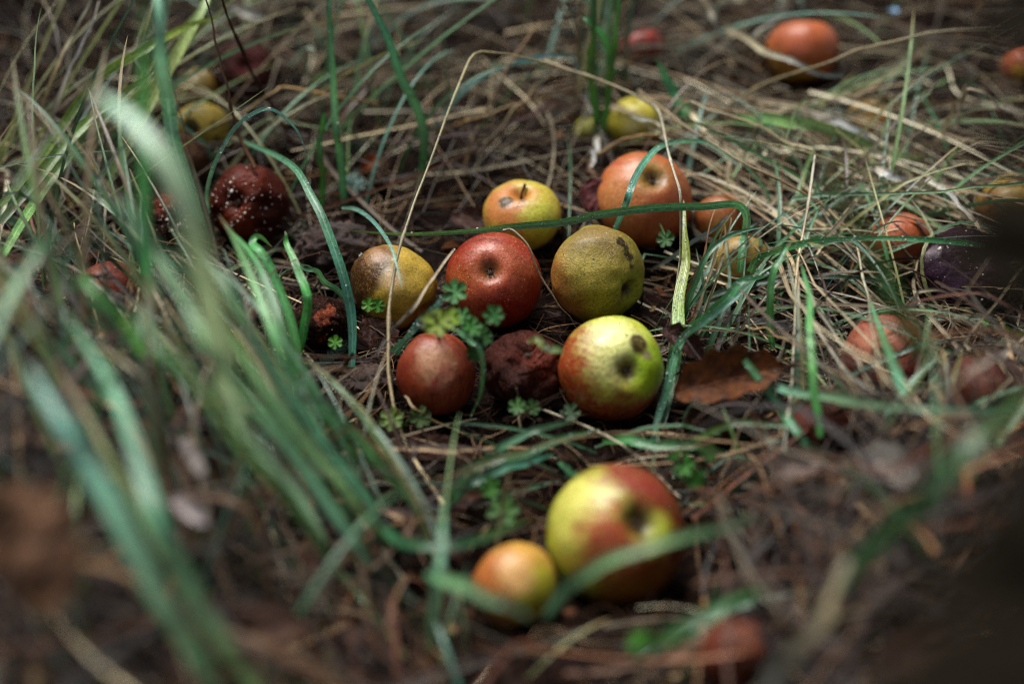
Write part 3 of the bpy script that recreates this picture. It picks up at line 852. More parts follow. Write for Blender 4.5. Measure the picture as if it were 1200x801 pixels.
def strand(kind, col, wpx, pts, label, sharp=False, taper=(1, .5), roll=0., twist=0., dew=0, fold=.14, col2=None, K=70):
    """pts: (px, py, height above the land in cm); from root to tip"""
    global NHERO
    NHERO += 1
    name, cat, grp, mat, tube = KINDS[kind]
    W3 = np.array([at(p[0], p[1], p[2] / 100) for p in pts])
    P = spline(W3, K, sharp)
    tt_ = np.linspace(0, 1, K)[:, None]
    am = .0011 if kind != 'g' else .0006
    for q_ in range(4):
        P = P + rng.normal(0, am / (q_ + 1), 3) * np.sin(tt_ * (5 + 7 * q_ + rng.uniform(0, 4)) + rng.uniform(0, 6))
    P = push_view(P)
    gz = ground(P[:, 0], P[:, 1]); P[:, 2] = np.maximum(P[:, 2], gz + .0015)
    t = np.linspace(0, 1, K)
    dm = depth(P).mean()
    w = wpx * dm / F
    if kind == 'g' and taper == (1, .5):
        prof = np.minimum(1, .65 + t * 2) * np.clip(1 - t ** 3.2, 0, 1) ** .7 + .02
    else:
        prof = taper[0] + (taper[1] - taper[0]) * t
        prof = prof * (1 + .12 * np.sin(t * 17 + NHERO))
        for kn in rng.uniform(.1, .9, 3):
            prof = prof * (1 + .45 * np.exp(-((t - kn) / .012) ** 2)) * (1 - .12 * (t > kn))
    c0, c1 = np.array(lin(col)), np.array(lin(col2 or col))
    if kind == 'g': c0, c1 = c0 * (1.15, 1.42, 1.05), c1 * (1.15, 1.42, 1.05)
    cc = c0 + (c1 - c0) * sm(t)[:, None]
    cc = cc * (1 + .22 * np.sin(t * 7 + NHERO * 2.3) + .12 * np.sin(t * 23 + NHERO))[:, None] * (1 + np.outer(np.sin(t * 5 + NHERO), [.12, 0, -.18]))
    if kind == 'g' and taper == (1, .5):
        f = sm((t - rng.uniform(.86, .97)) / .10)[:, None]; cc = cc * (1 - f) + np.array(lin('8A6C40')) * f
    r = roll + twist * t + .15 * np.sin(t * 9 + NHERO * 1.7)
    V, q, uv, cl = strands(P[None], (w * prof)[None], cc[None], roll=r[None], fold=fold, tube=tube, across=5, useview=True)
    o0 = P[0].copy()
    o = mesh_np(name, V - o0, q, uv, cl, mat); o.location = o0
    tag(o, label, cat, grp)
    if dew:
        k = rng.integers(2, K - 2, dew); e = rng.uniform(.08, .92, dew)
        Vv = (V - o0).reshape(K, -1, 3)
        m = Vv.shape[1]
        a = np.clip((e * (m - 1)).astype(int), 0, m - 2); f = (e * (m - 1) - a)[:, None]
        pc = Vv[k, a] * (1 - f) + Vv[k, a + 1] * f
        kk = rng.random(dew)[:, None]
        pc = pc * (1 - kk) + (Vv[k + 1, a] * (1 - f) + Vv[k + 1, a + 1] * f) * kk
        s = Vv[k, -1] - Vv[k, 0]; tg = Vv[k + 1, 0] - Vv[k, 0]
        nn = np.cross(s, tg); vw = CAM - (pc + o0)
        nn *= np.sign((nn * vw).sum(1))[:, None]; nn /= np.linalg.norm(nn, axis=1, keepdims=True)
        rr = np.clip(rng.lognormal(math.log(.00042), .35, dew), .0002, .0011)
        b_ = beads('dew', pc + nn * rr[:, None] * .2, rr, M_DEW, o, nn, ICO1 if dew > 60 else ICO2, .7)
        b_['kind'] = 'stuff'
    return o


TEAL, GRN, MID, DK, PALE, YG, TAN, CREAM, GREY, BRN, RUST = '4E8474', '4C7A4E', '3F6E4C', '2E5230', '8FA88C', '86943E', 'A08458', 'C4B896', '86785E', '5A3C2A', '8A6238'
# --- centre
strand('t', CREAM, 4.5, [(520, 592, .5), (482, 532, 1), (464, 491, 1.5), (454, 435, 3), (456, 360, 5), (466, 300, 6.5), (485, 235, 8), (515, 160, 10), (553, 61, 12), (600, 66, 11.5), (640, 74, 11)],
       'long cream straw rising left of the red apple and sharply kinked at its top', sharp=True, taper=(1, .8), col2='B09C62')
strand('t', 'B8AC88', 4.5, [(640, 72, 9), (700, 92, 9), (745, 112, 8.5), (771, 128, 8), (784, 180, 8.5), (795, 225, 9), (797, 300, 5), (790, 350, 3), (786, 385, 1)],
       'pale straw bent down in front of the large orange red apple', sharp=True, taper=(.9, 1.1))
strand('g', GRN, 11, [(868, 320, 1), (872, 285, 3), (876, 256, 6), (862, 238, 7.5), (820, 240, 8), (775, 242, 8.5), (700, 251, 8), (662, 259, 7.5), (606, 265, 7), (550, 272, 6), (475, 275, 5), (400, 270, 4)],
       'long green blade stretched level across the small yellow and orange red apples', dew=70, K=60, roll=.5)
strand('g', TEAL, 8, [(719, 272, 3), (734, 240, 8), (745, 208, 9), (760, 184, 9), (782, 169, 8), (825, 167, 6), (855, 184, 5), (872, 205, 4)],
       'wet teal blade arching over the face of the large orange red apple', dew=50, twist=1.0)
strand('g', '5C8A66', 15, [(772, 500, .5), (785, 440, 1.5), (793, 395, 3), (798, 355, 4), (806, 305, 5), (803, 262, 6), (800, 235, 6.5)],
       'broad wet blade rising beside the olive apple and fading to yellow', dew=80, col2='A8A848', twist=.6)
strand('g', TEAL, 9, [(764, 520, .5), (780, 460, 2), (797, 400, 4), (822, 378, 5.5), (850, 358, 6.5), (885, 330, 7)], 'teal blade springing up right beside the lime apple', dew=30)
strand('g', MID, 7, [(790, 405, 1), (808, 350, 4), (824, 310, 6), (855, 275, 7), (900, 262, 7)], 'slim mid green blade of the tuft behind the lime apple, curving right')
strand('g', '6A6A70', 5, [(764, 316, 1), (800, 292, 3), (839, 266, 5), (858, 248, 6)], 'greyish blade behind the olive apple pointing up right')
strand('s', TAN, 5, [(800, 415, 1), (818, 360, 3), (836, 305, 5), (848, 262, 7)], 'tan straw standing in the tuft right of the olive apple')
strand('s', CREAM, 4, [(810, 412, 1), (832, 350, 3), (846, 300, 5), (856, 255, 7)], 'cream straw standing in the tuft just right of the tan one', taper=(1, .7))
strand('s', RUST, 4, [(786, 410, 1), (803, 350, 3), (820, 300, 5), (842, 240, 7)], 'rusty straw leaning in the tuft left of the tan one')
strand('t', 'A89A84', 3, [(590, 268, 7), (604, 272, 7), (625, 300, 6), (647, 345, 3.5), (662, 368, 2), (679, 384, 1)], 'thin grey straw curving down between the red and olive apples')
strand('s', 'B8AE98', 6, [(533, 292, 7), (505, 330, 7), (478, 366, 6), (458, 388, 3), (440, 420, 1)], 'frayed pale straw crossing the front of the pear shaped apple', taper=(.4, 1.2))
strand('g', TEAL, 12, [(462, 415, 3), (485, 385, 5), (505, 364, 6), (521, 348, 7)], 'short stiff wet teal blade between the pear shaped and brick brown apples', taper=(.8, .9), dew=60)
strand('g', '6A8E88', 5, [(400, 243, 4), (418, 245, 5), (437, 257, 6), (452, 278, 7), (462, 300, 7.5), (471, 340, 7)], 'thin bluish blade curled over the pear shaped apple', dew=25)
strand('g', GRN, 7, [(531, 385, 5), (548, 394, 6), (561, 405, 6), (566, 425, 5), (562, 460, 3), (551, 495, 1)], 'green blade hooking down between the brick brown and shrivelled apples', dew=30)
strand('g', '9AA060', 9, [(659, 409, 7), (640, 405, 7.5), (628, 400, 7.5), (616, 397, 7)], 'short yellow green shred lying on the shrivelled apple', dew=8)
strand('t', TAN, 4, [(470, 468, 2), (490, 480, 2), (512, 491, 1.2), (545, 505, 1), (575, 516, .5)], 'tan straw lying in front of the brick brown apple')
strand('g', GRN, 13, [(520, 600, 1), (532, 570, 2.5), (550, 551, 3.5), (580, 538, 4), (610, 529, 4), (662, 514, 3.5), (705, 502, 2.5)], 'green blade arching left to right in front of the cluster', dew=20)
strand('g', TEAL, 11, [(530, 590, 1), (550, 567, 3), (590, 550, 3), (625, 538, 2.5), (650, 530, 1.5)], 'shorter teal blade below the arching green one')
strand('g', '5E8468', 9, [(560, 545, 1), (590, 522, 3), (630, 503, 4), (677, 493, 3)], 'thin green blade running up to the foot of the lime apple')
strand('g', '528852', 12, [(707, 517, 1), (740, 516, 2.5), (775, 521, 3), (815, 522, 3), (855, 532, 2), (900, 545, 1)], 'green blade lying level behind the large front apple', dew=10)
strand('g', MID, 8, [(655, 540, 1), (672, 556, 2.5), (690, 560, 3), (720, 545, 2)], 'short dark blade at the top of the large front apple')
# --- foreground
strand('g', '66886A', 13, [(640, 722, 5), (667, 688, 8), (712, 657, 9.5), (769, 635, 10.5), (844, 619, 10), (900, 604, 8)], 'pale blurred blade crossing the lower half of the largest apple')
strand('g', '6A9078', 14, [(500, 672, 6), (530, 682, 8), (560, 694, 9), (590, 707, 9.5), (625, 727, 8)], 'blurred grey green blade crossing the small orange and yellow apple')
strand('g', '446E40', 17, [(740, 770, 5), (780, 745, 8), (825, 721, 9), (860, 703, 8.5), (905, 686, 6)], 'broad blurred green blade at the bottom right of the largest apple')
strand('g', '6E9478', 9, [(505, 760, 3), (510, 700, 6), (516, 640, 8), (521, 575, 9)], 'upright blurred blade left of the small orange and yellow apple')
strand('g', MID, 13, [(420, 560, 3), (450, 620, 5), (500, 640, 6), (560, 632, 6), (620, 606, 4)], 'soft green blade sweeping toward the largest apple from the left')
# --- left
strand('g', '57945A', 15, [(176, 345, 8), (171, 300, 12), (169, 220, 17), (168, 140, 21), (169, 60, 25), (169, -30, 29)], 'upright bright green blade, leftmost of the two blurred verticals', fold=.05)
strand('g', '3E5E40', 17, [(236, 262, 5), (222, 225, 9), (205, 170, 13), (198, 120, 16), (188, 75, 20), (186, 20, 23), (184, -60, 26)], 'upright teal blade, rightmost of the two blurred verticals', fold=.05, col2='7CB0A4')
strand('g', 'B8C4A8', 26, [(290, 520, 8), (272, 465, 13), (256, 400, 18), (240, 325, 22), (222, 260, 25), (195, 190, 27), (150, 138, 27), (95, 98, 25)], 'broad whitish blurred blade bowing from upper left in front of the mouldy apple', fold=.06, col2='C4D4C4')
strand('g', '8AB8A0', 24, [(262, 820, 4), (210, 740, 8), (161, 650, 11), (109, 552, 13), (75, 500, 14), (28, 420, 14)], 'long pale teal blurred blade slanting to the bottom left', fold=.06, col2='9ACABC')
strand('g', '8AA47C', 20, [(320, 830, 4), (262, 755, 8), (215, 670, 11), (180, 600, 13), (139, 470, 13), (77, 366, 12)], 'pale green blurred blade parallel to and right of the long teal one', fold=.06, col2='5E9C7C')
strand('g', '6A9A66', 12, [(500, 610, 2), (450, 546, 5), (412, 505, 8), (356, 460, 10), (319, 392, 12), (285, 306, 12), (255, 250, 11)], 'strong green blade leaning left below the mouldy red apple', dew=16)
strand('g', '6FA082', 12, [(470, 640, 3), (410, 560, 8), (350, 480, 12), (300, 400, 15), (262, 330, 16), (232, 285, 15)], 'wide wet green blade leaning left, lowest of the sheaf', dew=30)
strand('g', '84AC90', 13, [(430, 660, 4), (370, 570, 10), (310, 490, 14), (255, 420, 17), (215, 350, 18), (180, 290, 18)], 'wide teal green blade in the thick of the left sheaf')
strand('g', '6A8E60', 11, [(400, 680, 4), (340, 590, 10), (285, 520, 14), (230, 455, 17), (185, 400, 18), (150, 355, 17)], 'green blade along the lower side of the left sheaf')
strand('g', '56785A', 11, [(370, 560, 4), (320, 480, 10), (280, 410, 14), (225, 330, 17), (170, 270, 18), (120, 210, 18)], 'dusky green blade leaning far to the upper left through the sheaf')
strand('g', '4E8048', 11, [(420, 540, 2), (380, 480, 6), (345, 420, 8), (318, 350, 9), (296, 300, 9), (262, 262, 8)], 'deep green blade rising toward the mouldy red apple', dew=12)
strand('g', '5C9A5A', 10, [(352, 470, 2), (343, 389, 5), (322, 325, 7), (306, 296, 8), (297, 284, 8), (303, 278, 8), (318, 288, 6)], 'green blade with a hooked tip under the mouldy red apple', dew=10)
strand('g', '4F9A4A', 10, [(352, 412, 2), (357, 380, 4), (358, 350, 6), (349, 314, 7), (338, 285, 7.5), (334, 270, 8)], 'bright green blade standing right under the mouldy red apple', dew=8)
strand('g', TEAL, 11, [(412, 430, 1), (412, 380, 3), (408, 345, 4.5), (397, 306, 6), (384, 272, 7), (366, 230, 8), (345, 196, 8), (300, 172, 6), (262, 158, 4)], 'teal blade bent over right of the mouldy red apple', dew=16, K=56)
strand('g', '5E9270', 7, [(410, 352, 1), (385, 333, 3), (367, 318, 4.5), (350, 308, 5)], 'short pointed blade left of the pear shaped apple')
strand('g', '5C9484', 10, [(449, 512, 1), (430, 492, 2.5), (409, 467, 4), (386, 447, 5)], 'short wet teal blade below the torn rotten apple', dew=22)
strand('g', '6A9488', 5, [(246, 250, 3), (243, 225, 6), (251, 195, 9), (274, 150, 11), (300, 130, 12), (322, 129, 12), (349, 154, 10), (362, 190, 8)], 'thin blade looping in a hoop above the mouldy red apple', dew=24, K=54)
strand('b', '6A4A34', 5.5, [(298, 198, 6), (277, 150, 8), (268, 110, 11), (259, 75, 13), (250, 35, 15), (238, -20, 18)], 'straight brown stem ending on the mouldy red apple')
strand('b', '402418', 6, [(345, 170, 2), (319, 124, 5), (300, 94, 8), (285, 64, 11), (270, 30, 14), (255, -20, 18)], 'dark brown stem leaning across the far wine red apple')
strand('t', 'A88854', 6, [(225, 160, 4), (285, 128, 6), (320, 110, 7), (340, 105, 7), (394, 112, 6), (440, 120, 4)], 'golden straw crossing both brown stems', taper=(.7, .9))
strand('g', '4C8058', 9, [(405, 240, 1), (403, 225, 2), (398, 180, 5), (394, 150, 7), (389, 80, 10), (386, 0, 14), (385, -40, 16)], 'upright blade right of the golden straw', dew=8)
strand('g', '3A6A2E', 8, [(376, 240, 1), (376, 200, 4), (377, 165, 6), (380, 132, 8)], 'short deep green blade standing above the soil clod', taper=(.9, .9))
strand('g', '4F8A66', 11, [(494, 215, .5), (498, 180, 3), (490, 133, 6), (470, 90, 9), (453, 43, 12), (430, -5, 15), (415, -50, 18)], 'long green blade curving up to the top edge left of centre')
strand('g', '5E94A0', 5, [(503, 160, 2), (540, 111, 5), (583, 80, 7), (627, 66, 8), (655, 64, 8), (672, 72, 7), (680, 90, 6)], 'thin bluish blade arched over the straw behind the small yellow apple', dew=14)
strand('g', '8E9A36', 11, [(0, 240, 6), (56, 172, 8), (112, 96, 10), (169, 58, 12), (215, 32, 12), (260, 20, 11)], 'yellow green blade, topmost of the slanting sheaf at upper left')
strand('g', '7E9440', 12, [(0, 262, 6), (60, 190, 8), (110, 135, 9), (150, 105, 10), (180, 84, 10)], 'yellow green blade second in the slanting sheaf at upper left')
strand('g', '86A060', 11, [(0, 300, 5), (50, 225, 7), (90, 170, 8), (130, 130, 9), (175, 115, 9)], 'yellow green blade lowest in the slanting sheaf at upper left')
strand('g', 'A8B078', 15, [(128, 205, 4), (150, 165, 6), (180, 105, 8), (210, 56, 10), (240, 8, 12), (252, -30, 13)], 'broad cream edged blade behind the two vertical ones')
strand('s', 'B8A880', 6, [(40, 150, 5), (62, 90, 8), (85, 40, 10), (110, -10, 12)], 'tan straw in the upper left corner', sharp=False)
strand('s', 'B0A490', 6, [(48, 170, 5), (70, 110, 8), (95, 55, 10), (115, 0, 12)], 'pale grey straw right beside the tan one in the upper left corner')
strand('g', '9CB884', 11, [(455, 640, 3), (395, 560, 9), (335, 490, 13), (290, 425, 15), (258, 365, 16)], 'pale green blade on the right flank of the left sheaf')
strand('g', 'A8B89A', 10, [(385, 640, 4), (345, 575, 10), (300, 520, 14), (262, 470, 16), (225, 440, 17)], 'frosted pale blade low in the left sheaf')
strand('s', 'B0A078', 8, [(420, 600, 3), (365, 520, 8), (318, 450, 12), (285, 385, 14), (262, 340, 15)], 'straw coloured dead blade within the left sheaf')
strand('g', '6E9A7C', 12, [(-20, 420, 12), (10, 350, 14), (40, 300, 15), (68, 268, 15)], 'blurred blade rising from the left edge')
strand('g', '57904E', 12, [(170, 420, 9), (150, 380, 12), (115, 345, 13), (88, 320, 12)], 'mid green blurred blade in front of the brick red blurred apple')
strand('s', '9A8468', 12, [(200, 560, 6), (180, 480, 10), (172, 400, 13), (178, 320, 15)], 'blurred tan stalk upright in the left sheaf')
# --- back
strand('t', 'A07C48', 6, [(517, 154, 2), (550, 142, 4), (587, 130, 5), (630, 117, 5), (668, 104, 4)], 'golden straw lying level behind the small yellow apple')
strand('t', '94764C', 5.5, [(547, 205, 1), (553, 165, 3), (560, 147, 4), (587, 90, 7), (612, 55, 8), (636, 26, 9)], 'ochre straw leaning right, behind the long cream one')
strand('t', 'A89870', 4.5, [(549, 205, 1), (572, 168, 3), (600, 133, 5), (622, 108, 6), (640, 87, 7)], 'thin pale straw leaning right below the ochre one')
strand('g', '2F5A26', 9, [(702, 175, 1), (700, 157, 2), (695, 110, 6), (693, 66, 9), (695, 20, 12), (697, -30, 15)], 'dark green upright blade left of the yellow apple', taper=(.9, 1))
strand('g', '35622C', 8, [(706, 160, 1), (713, 100, 6), (721, 57, 9), (724, 20, 12), (727, -30, 15)], 'dark green upright blade nearest the far crimson apple', taper=(.9, 1))
strand('g', '3F7A44', 8, [(719, 90, 6), (714, 62, 8), (704, 38, 10), (690, 25, 11), (678, 18, 11)], 'short green blade curling left off the dark stems')
strand('g', '4FA070', 13, [(812, 140, 1), (800, 128, 3), (785, 100, 5), (770, 70, 7)], 'short broad green blade right of the yellow apple')
strand('s', 'D0C8B4', 8, [(703, 162, 4), (697, 178, 4), (692, 195, 3.5), (697, 215, 2)], 'flat whitish straw left of the large orange red apple', taper=(1, .7))
strand('s', 'C8BE9E', 5, [(742, 134, 6), (762, 143, 6.5), (782, 154, 6), (805, 163, 5)], 'short pale straw lying over the yellow apple', taper=(1, .6))
strand('t', TAN, 5, [(690, 190, 3), (730, 165, 5), (760, 158, 6), (800, 150, 5), (840, 142, 3)], 'tan straw lying over the top of the large orange red apple')
strand('t', 'B0A27A', 4.5, [(851, 124, 3), (900, 100, 6), (960, 75, 9), (1000, 60, 10), (1050, 47, 11), (1110, 38, 11), (1181, 32, 10)], 'long thin straw arching in front of the round orange apple')
strand('s', 'A8A48C', 9, [(850, 33, 5), (880, 50, 6), (907, 64, 7), (950, 82, 7), (992, 92, 6)], 'flat grey straw lying over the round orange apple', taper=(.8, .8))
strand('s', 'B0A68E', 8, [(820, -10, 8), (840, 30, 6), (861, 66, 3)], 'pale straw slanting down to the left of the round orange apple', taper=(.8, 1))
strand('s', 'A89C80', 7, [(935, -10, 8), (910, 20, 6), (880, 45, 5), (862, 72, 3)], 'grey tan straw crossing behind the pale one at the top right')
strand('t', TAN, 4.5, [(748, 106, 6), (800, 145, 7), (870, 190, 7), (940, 225, 6), (992, 266, 4)], 'long ochre straw running down to the right across the tangle')
strand('t', 'C8BE98', 4.5, [(775, 142, 4), (795, 130, 6), (811, 122, 7.5), (845, 130, 7.5), (890, 150, 7), (940, 172, 6), (954, 182, 5.5)], 'cream straw with a bent knee above the tangle', sharp=True, taper=(.9, .8))
strand('t', 'C8BEA0', 4.5, [(954, 180, 8), (948, 225, 7), (942, 270, 6), (937, 305, 6), (933, 360, 5), (930, 410, 4.5), (926, 460, 4), (917, 530, 3)], 'long pale straw hanging straight down the middle of the right half', taper=(.8, 1))
strand('g', '6FA070', 13, [(862, 135, 3), (900, 139, 5), (940, 148, 6), (985, 156, 5), (1030, 172, 4), (1090, 186, 3)], 'broad green blade with tan tip lying below the round orange apple', col2='A0A060')
strand('s', 'C4BCAC', 13, [(915, 128, 3), (950, 132, 4), (985, 142, 4.5), (1012, 160, 4), (1035, 180, 3)], 'broad whitish straw beside the broad green blade', taper=(.7, .9))
strand('s', 'CEC6B4', 12, [(1027, 195, 5), (1045, 206, 5.5), (1065, 213, 5), (1090, 223, 4)], 'short broad white straw right of the tangle', taper=(1, .5))
strand('s', 'C8BCA4', 7, [(1089, 209, 5), (1115, 232, 5.5), (1140, 256, 5.5), (1160, 273, 5)], 'white straw slanting down to the ochre apple at the right edge', taper=(.9, .8))
strand('g', '6A8A6A', 5, [(930, 232, 4), (975, 228, 5), (1030, 227, 6), (1090, 225, 7), (1150, 219, 7.5), (1210, 212, 8)], 'thin green stalk running level to the right edge', taper=(1, .9))
strand('s', 'B4A888', 7, [(1093, 172, 2), (1110, 145, 5), (1122, 120, 7), (1133, 98, 9)], 'tan straw leaning right near the dark leaf', taper=(1, .6))
strand('t', 'B8AE98', 4.5, [(1118, 150, 5), (1128, 120, 7), (1134, 104, 8.5), (1152, 108, 8.5), (1170, 122, 7), (1190, 140, 5)], 'thin whitish straw folded over at its top near the dark leaf', sharp=True)
strand('g', '4E9058', 12, [(880, 318, 3), (892, 301, 5), (937, 286, 7.5), (975, 281, 8), (1012, 279, 8), (1087, 282, 8), (1147, 288, 7), (1190, 300, 5)], 'wet green blade lying level across the coral orange apple', dew=90, K=56, taper=(.7, .75))
strand('g', '1E4016', 26, [(1095, 440, 14), (1075, 400, 17), (1050, 350, 20), (1020, 288, 22), (990, 240, 23), (965, 190, 23)], 'broad dark green blurred blade slanting over the right tangle', fold=.05, roll=.9)
strand('t', 'B8AC84', 4.5, [(1003, 290, 6), (1012, 330, 6), (1020, 361, 6.5), (1027, 410, 7), (1034, 445, 6.5), (1042, 470, 5)], 'pale straw hanging over the puckered salmon apple')
strand('g', '568C68', 10, [(950, 532, 1), (919, 485, 3), (892, 444, 5), (872, 420, 6), (853, 400, 6.5)], 'teal green blade slanting over the curled dead leaf', dew=8)
strand('g', '7A9A8A', 13, [(890, 450, 4), (930, 458, 5), (975, 462, 5.5), (1050, 474, 5), (1120, 480, 4), (1190, 484, 3)], 'flat grey green blade lying level below the puckered apple', taper=(.7, .9))
strand('t', 'A89060', 4, [(872, 381, 4), (905, 390, 5), (930, 402, 5.5), (982, 440, 6), (1012, 462, 5)], 'ochre straw slanting over the dead leaf to the puckered apple')
strand('s', 'A89C80', 6, [(911, 305, 5), (922, 340, 5.5), (945, 365, 5.5), (982, 417, 5.5), (1010, 450, 5), (1035, 468, 4)], 'grey tan straw slanting down through the tangle')
strand('s', 'B0A080', 5, [(918, 290, 5), (940, 330, 6), (975, 385, 6), (1000, 420, 6), (1022, 455, 5)], 'tan straw parallel to and right of the grey tan one')
strand('s', 'B8A890', 6, [(1194, 400, 6), (1170, 417, 7), (1147, 432, 7), (1106, 459, 6)], 'pale straw lying over the maroon apple', taper=(.8, .9))
strand('s', 'A8A088', 7, [(1057, 366, 4), (1068, 352, 5), (1080, 345, 6), (1104, 341, 6), (1125, 344, 5)], 'short curved grey straw below the purple apple')
strand('g', '5E8E72', 9, [(1060, 460, 6), (1045, 420, 7), (1030, 385, 7), (1018, 345, 6)], 'short teal blade crossing the puckered salmon apple')
strand('g', '4A8A4A', 9, [(960, 510, 3), (954, 450, 6), (950, 400, 8), (948, 350, 9), (938, 310, 9)], 'upright green blade beside the long hanging straw')
strand('g', '4C8450', 9, [(905, 410, 2), (902, 370, 5), (905, 330, 7), (915, 300, 8), (928, 285, 8)], 'green blade bowing right above the dead leaf')
strand('g', '548E5C', 11, [(790, 398, 1), (820, 375, 4), (850, 352, 6), (872, 330, 7), (905, 318, 7)], 'broad green blade leaving the tuft to the right above the dead leaf', dew=18)
strand('g', '7E9C3C', 9, [(1150, 375, 4), (1175, 385, 4.5), (1215, 398, 4)], 'yellow green blade at the right edge below the purple apple')
strand('g', '44663E', 22, [(985, 690, 6), (1005, 658, 9), (1043, 624, 12), (1099, 564, 14), (1156, 500, 14), (1200, 455, 12)], 'broad blurred green blade rising to the right edge', fold=.06)
strand('s', '9A9478', 24, [(890, 830, 6), (925, 770, 9), (968, 710, 11), (1000, 660, 11)], 'broad blurred tan stalk at the bottom right', fold=.06)
strand('t', '8A6A48', 6, [(870, 520, 2), (895, 560, 3), (912, 620, 3), (925, 650, 2)], 'brown straw leaning on the near right bank')
strand('g', '5A8A54', 8, [(780, 540, 1), (815, 515, 3), (855, 497, 4.5), (900, 496, 4), (935, 508, 3)], 'grey green arc in front of the sunken brown apple', col2='7A8060')
strand('t', '9C8E70', 5, [(845, 560, 1), (880, 480, 4), (905, 440, 5), (918, 400, 6)], 'thin tan straw leaning over the curled dead leaf')
strand('t', '8A7A60', 4, [(610, 505, 1), (606, 470, 2), (607, 450, 2)], 'short tan stub in front of the shrivelled apple')


# ------------------------------------------------------------------ seedlings with lobed round leaves
def leaf_material(name):
    t = NT(name)
    col = t.n('Attribute', attribute_name='Col').outputs[0]
    oc = t.n('TexCoord').outputs['Object']
    c = t.mix(t.remap(t.noise(oc, 420, 3, .6), .35, .7, 0, .55), col, t.mix(.6, col, (0, .01, 0)))
    c = t.mix(t.remap(t.noise(oc, 1500, 2, .6), .6, .7, 0, .35), c, lin('9ABA90'))
    b = t.n('Bump', {'Strength': .7, 'Distance': .0006, 'Height': t.noise(oc, 600, 3, .6)}).outputs[0]
    p = t.n('BsdfPrincipled', {'Base Color': c, 'Roughness': .5, 'Normal': b, 'Specular IOR Level': .25})
    tr = t.n('BsdfTranslucent', {0: c})
    return t.out(t.n('MixShader', {0: .2, 1: p.outputs[0], 2: tr.outputs[0]}).outputs[0])


M_LEAF = leaf_material('seedling_leaf')


def seedling(root, leaves, label, stemcol='4A7A38'):
    """root (px,py,h cm); leaves: (px, py, h cm, radius px, colour, lean x, lean y)"""
    base = at(root[0], root[1], root[2] / 100)
    e = bpy.data.objects.new('seedling', None); C.objects.link(e); e.location = base
    tag(e, label, 'seedling', 'small seedlings among the apples')
    for (px, py, h, rpx, colr, lx, ly) in leaves:
        c = push_view(np.array([at(px, py, h / 100)]), .004)[0]; R = rpx * depth(c) / F
        nr, na = 7, 96
        rr = np.linspace(.0, 1, nr); aa = np.arange(na) / na * 2 * math.pi
        RR, A = np.meshgrid(rr, aa, indexing='ij')
        ln = 6
        lob = .62 + .38 * np.abs(np.sin(A * ln / 2)) ** .4
        lob = lob * (1 - .18 * np.abs(np.cos(A * ln / 2 * 1.0 + math.pi / 2)) ** 8 * (np.abs(np.sin(A * ln * 1.5)) < .3))
        lob *= 1 - .55 * np.exp(-((A - math.pi) / .16) ** 2)
        r = RR * R * lob * (1 + .05 * np.sin(A * 17))
        z = R * (.22 * RR ** 2 - .10 * RR ** 2 * np.abs(np.sin(A * ln / 2)) + .05 * np.sin(A * 3 + px) * RR)
        V = np.stack([r * np.cos(A), r * np.sin(A), z], -1).reshape(-1, 3)
        fr = frame_at(px, py)
        nrm = Vector(vdir(fr, lx, ly)); m = np.array(nrm.to_track_quat('Z', 'Y').to_matrix()) @ np.array(Matrix.Rotation(random.uniform(0, 6), 3, 'Z'))
        V = V @ m.T + c - base
        i = np.arange(nr * na).reshape(nr, na); nx = np.roll(i, -1, 1)
        q = np.stack([i[:-1], i[1:], nx[1:], nx[:-1]], -1).reshape(-1, 4)
        c0 = np.array(lin(colr)) * (.6, .8, .5); cc = np.tile(c0, (nr * na, 1)) * (1 + .25 * np.sin(RR.reshape(-1, 1) * 5))
        mesh_np('leaf', V, q, None, cc, M_LEAF, e)
        t = np.linspace(0, 1, 12)[:, None]
        mid = (c + base) / 2 + np.array([0, 0, .01])
        Pp = ((1 - t) ** 2 * base + 2 * t * (1 - t) * mid + t * t * (c - fr[2] * .001)) - base
        v_, f_, u_, c_ = strands(Pp[None], np.full((1, 12), .0011), np.tile(np.array(lin(stemcol)), (1, 12, 1)), tube=5)
        mesh_np('stem', v_, f_, u_, c_, M_GRASS, e)


seedling((552, 420, 1), [(533, 342, 7.5, 16, '4E7A50', -.2, -.3), (578, 369, 7.8, 13, '3F6E3E', .1, -.2), (552, 383, 7.2, 14, '42763A', .3, -.4),
                         (541, 371, 7.0, 12, '4C7C4C', -.3, -.4), (566, 394, 6.5, 13, '3A6234', .5, -.3), (556, 413, 5, 12, '2E5226', .4, .1)],
         'green seedling with lobed leaves between the red and brick brown apples')
seedling((516, 408, 3), [(514, 379, 8.6, 19, '8A8E30', 0, -.5), (529, 372, 8.4, 12, '98A83A', .3, -.3), (503, 376, 8.6, 13, '54502E', -.3, -.3)],
         'yellowing seedling leaf cluster perched on top of the brick brown apple')
seedling((436, 372, .5), [(432, 357, 4, 9, '5E8A30', -.2, -.2), (443, 358, 4, 9, '4A7A2A', .3, -.2)], 'bright small seedling at the left foot of the pear shaped apple')
seedling((394, 412, .2), [(393, 401, 2.5, 9, '5A8A30', -.1, -.3)], 'tiny single leaf seedling right of the torn rotten apple')
seedling((610, 500, .2), [(606, 476, 3, 11, '4E6E40', -.2, -.3), (624, 477, 3, 10, '466038', .3, -.2)], 'dull green seedling at the foot of the shrivelled apple')
seedling((672, 500, .2), [(669, 483, 2.5, 12, '3A4A38', -.2, -.3)], 'greyish seedling leaf at the foot of the lime apple')
seedling((470, 505, .2), [(459, 491, 1.8, 15, '7E8A4A', -.2, -.3), (492, 488, 1.6, 14, '56603A', .3, -.2)], 'withering round leaved seedling in front of the brick brown apple')
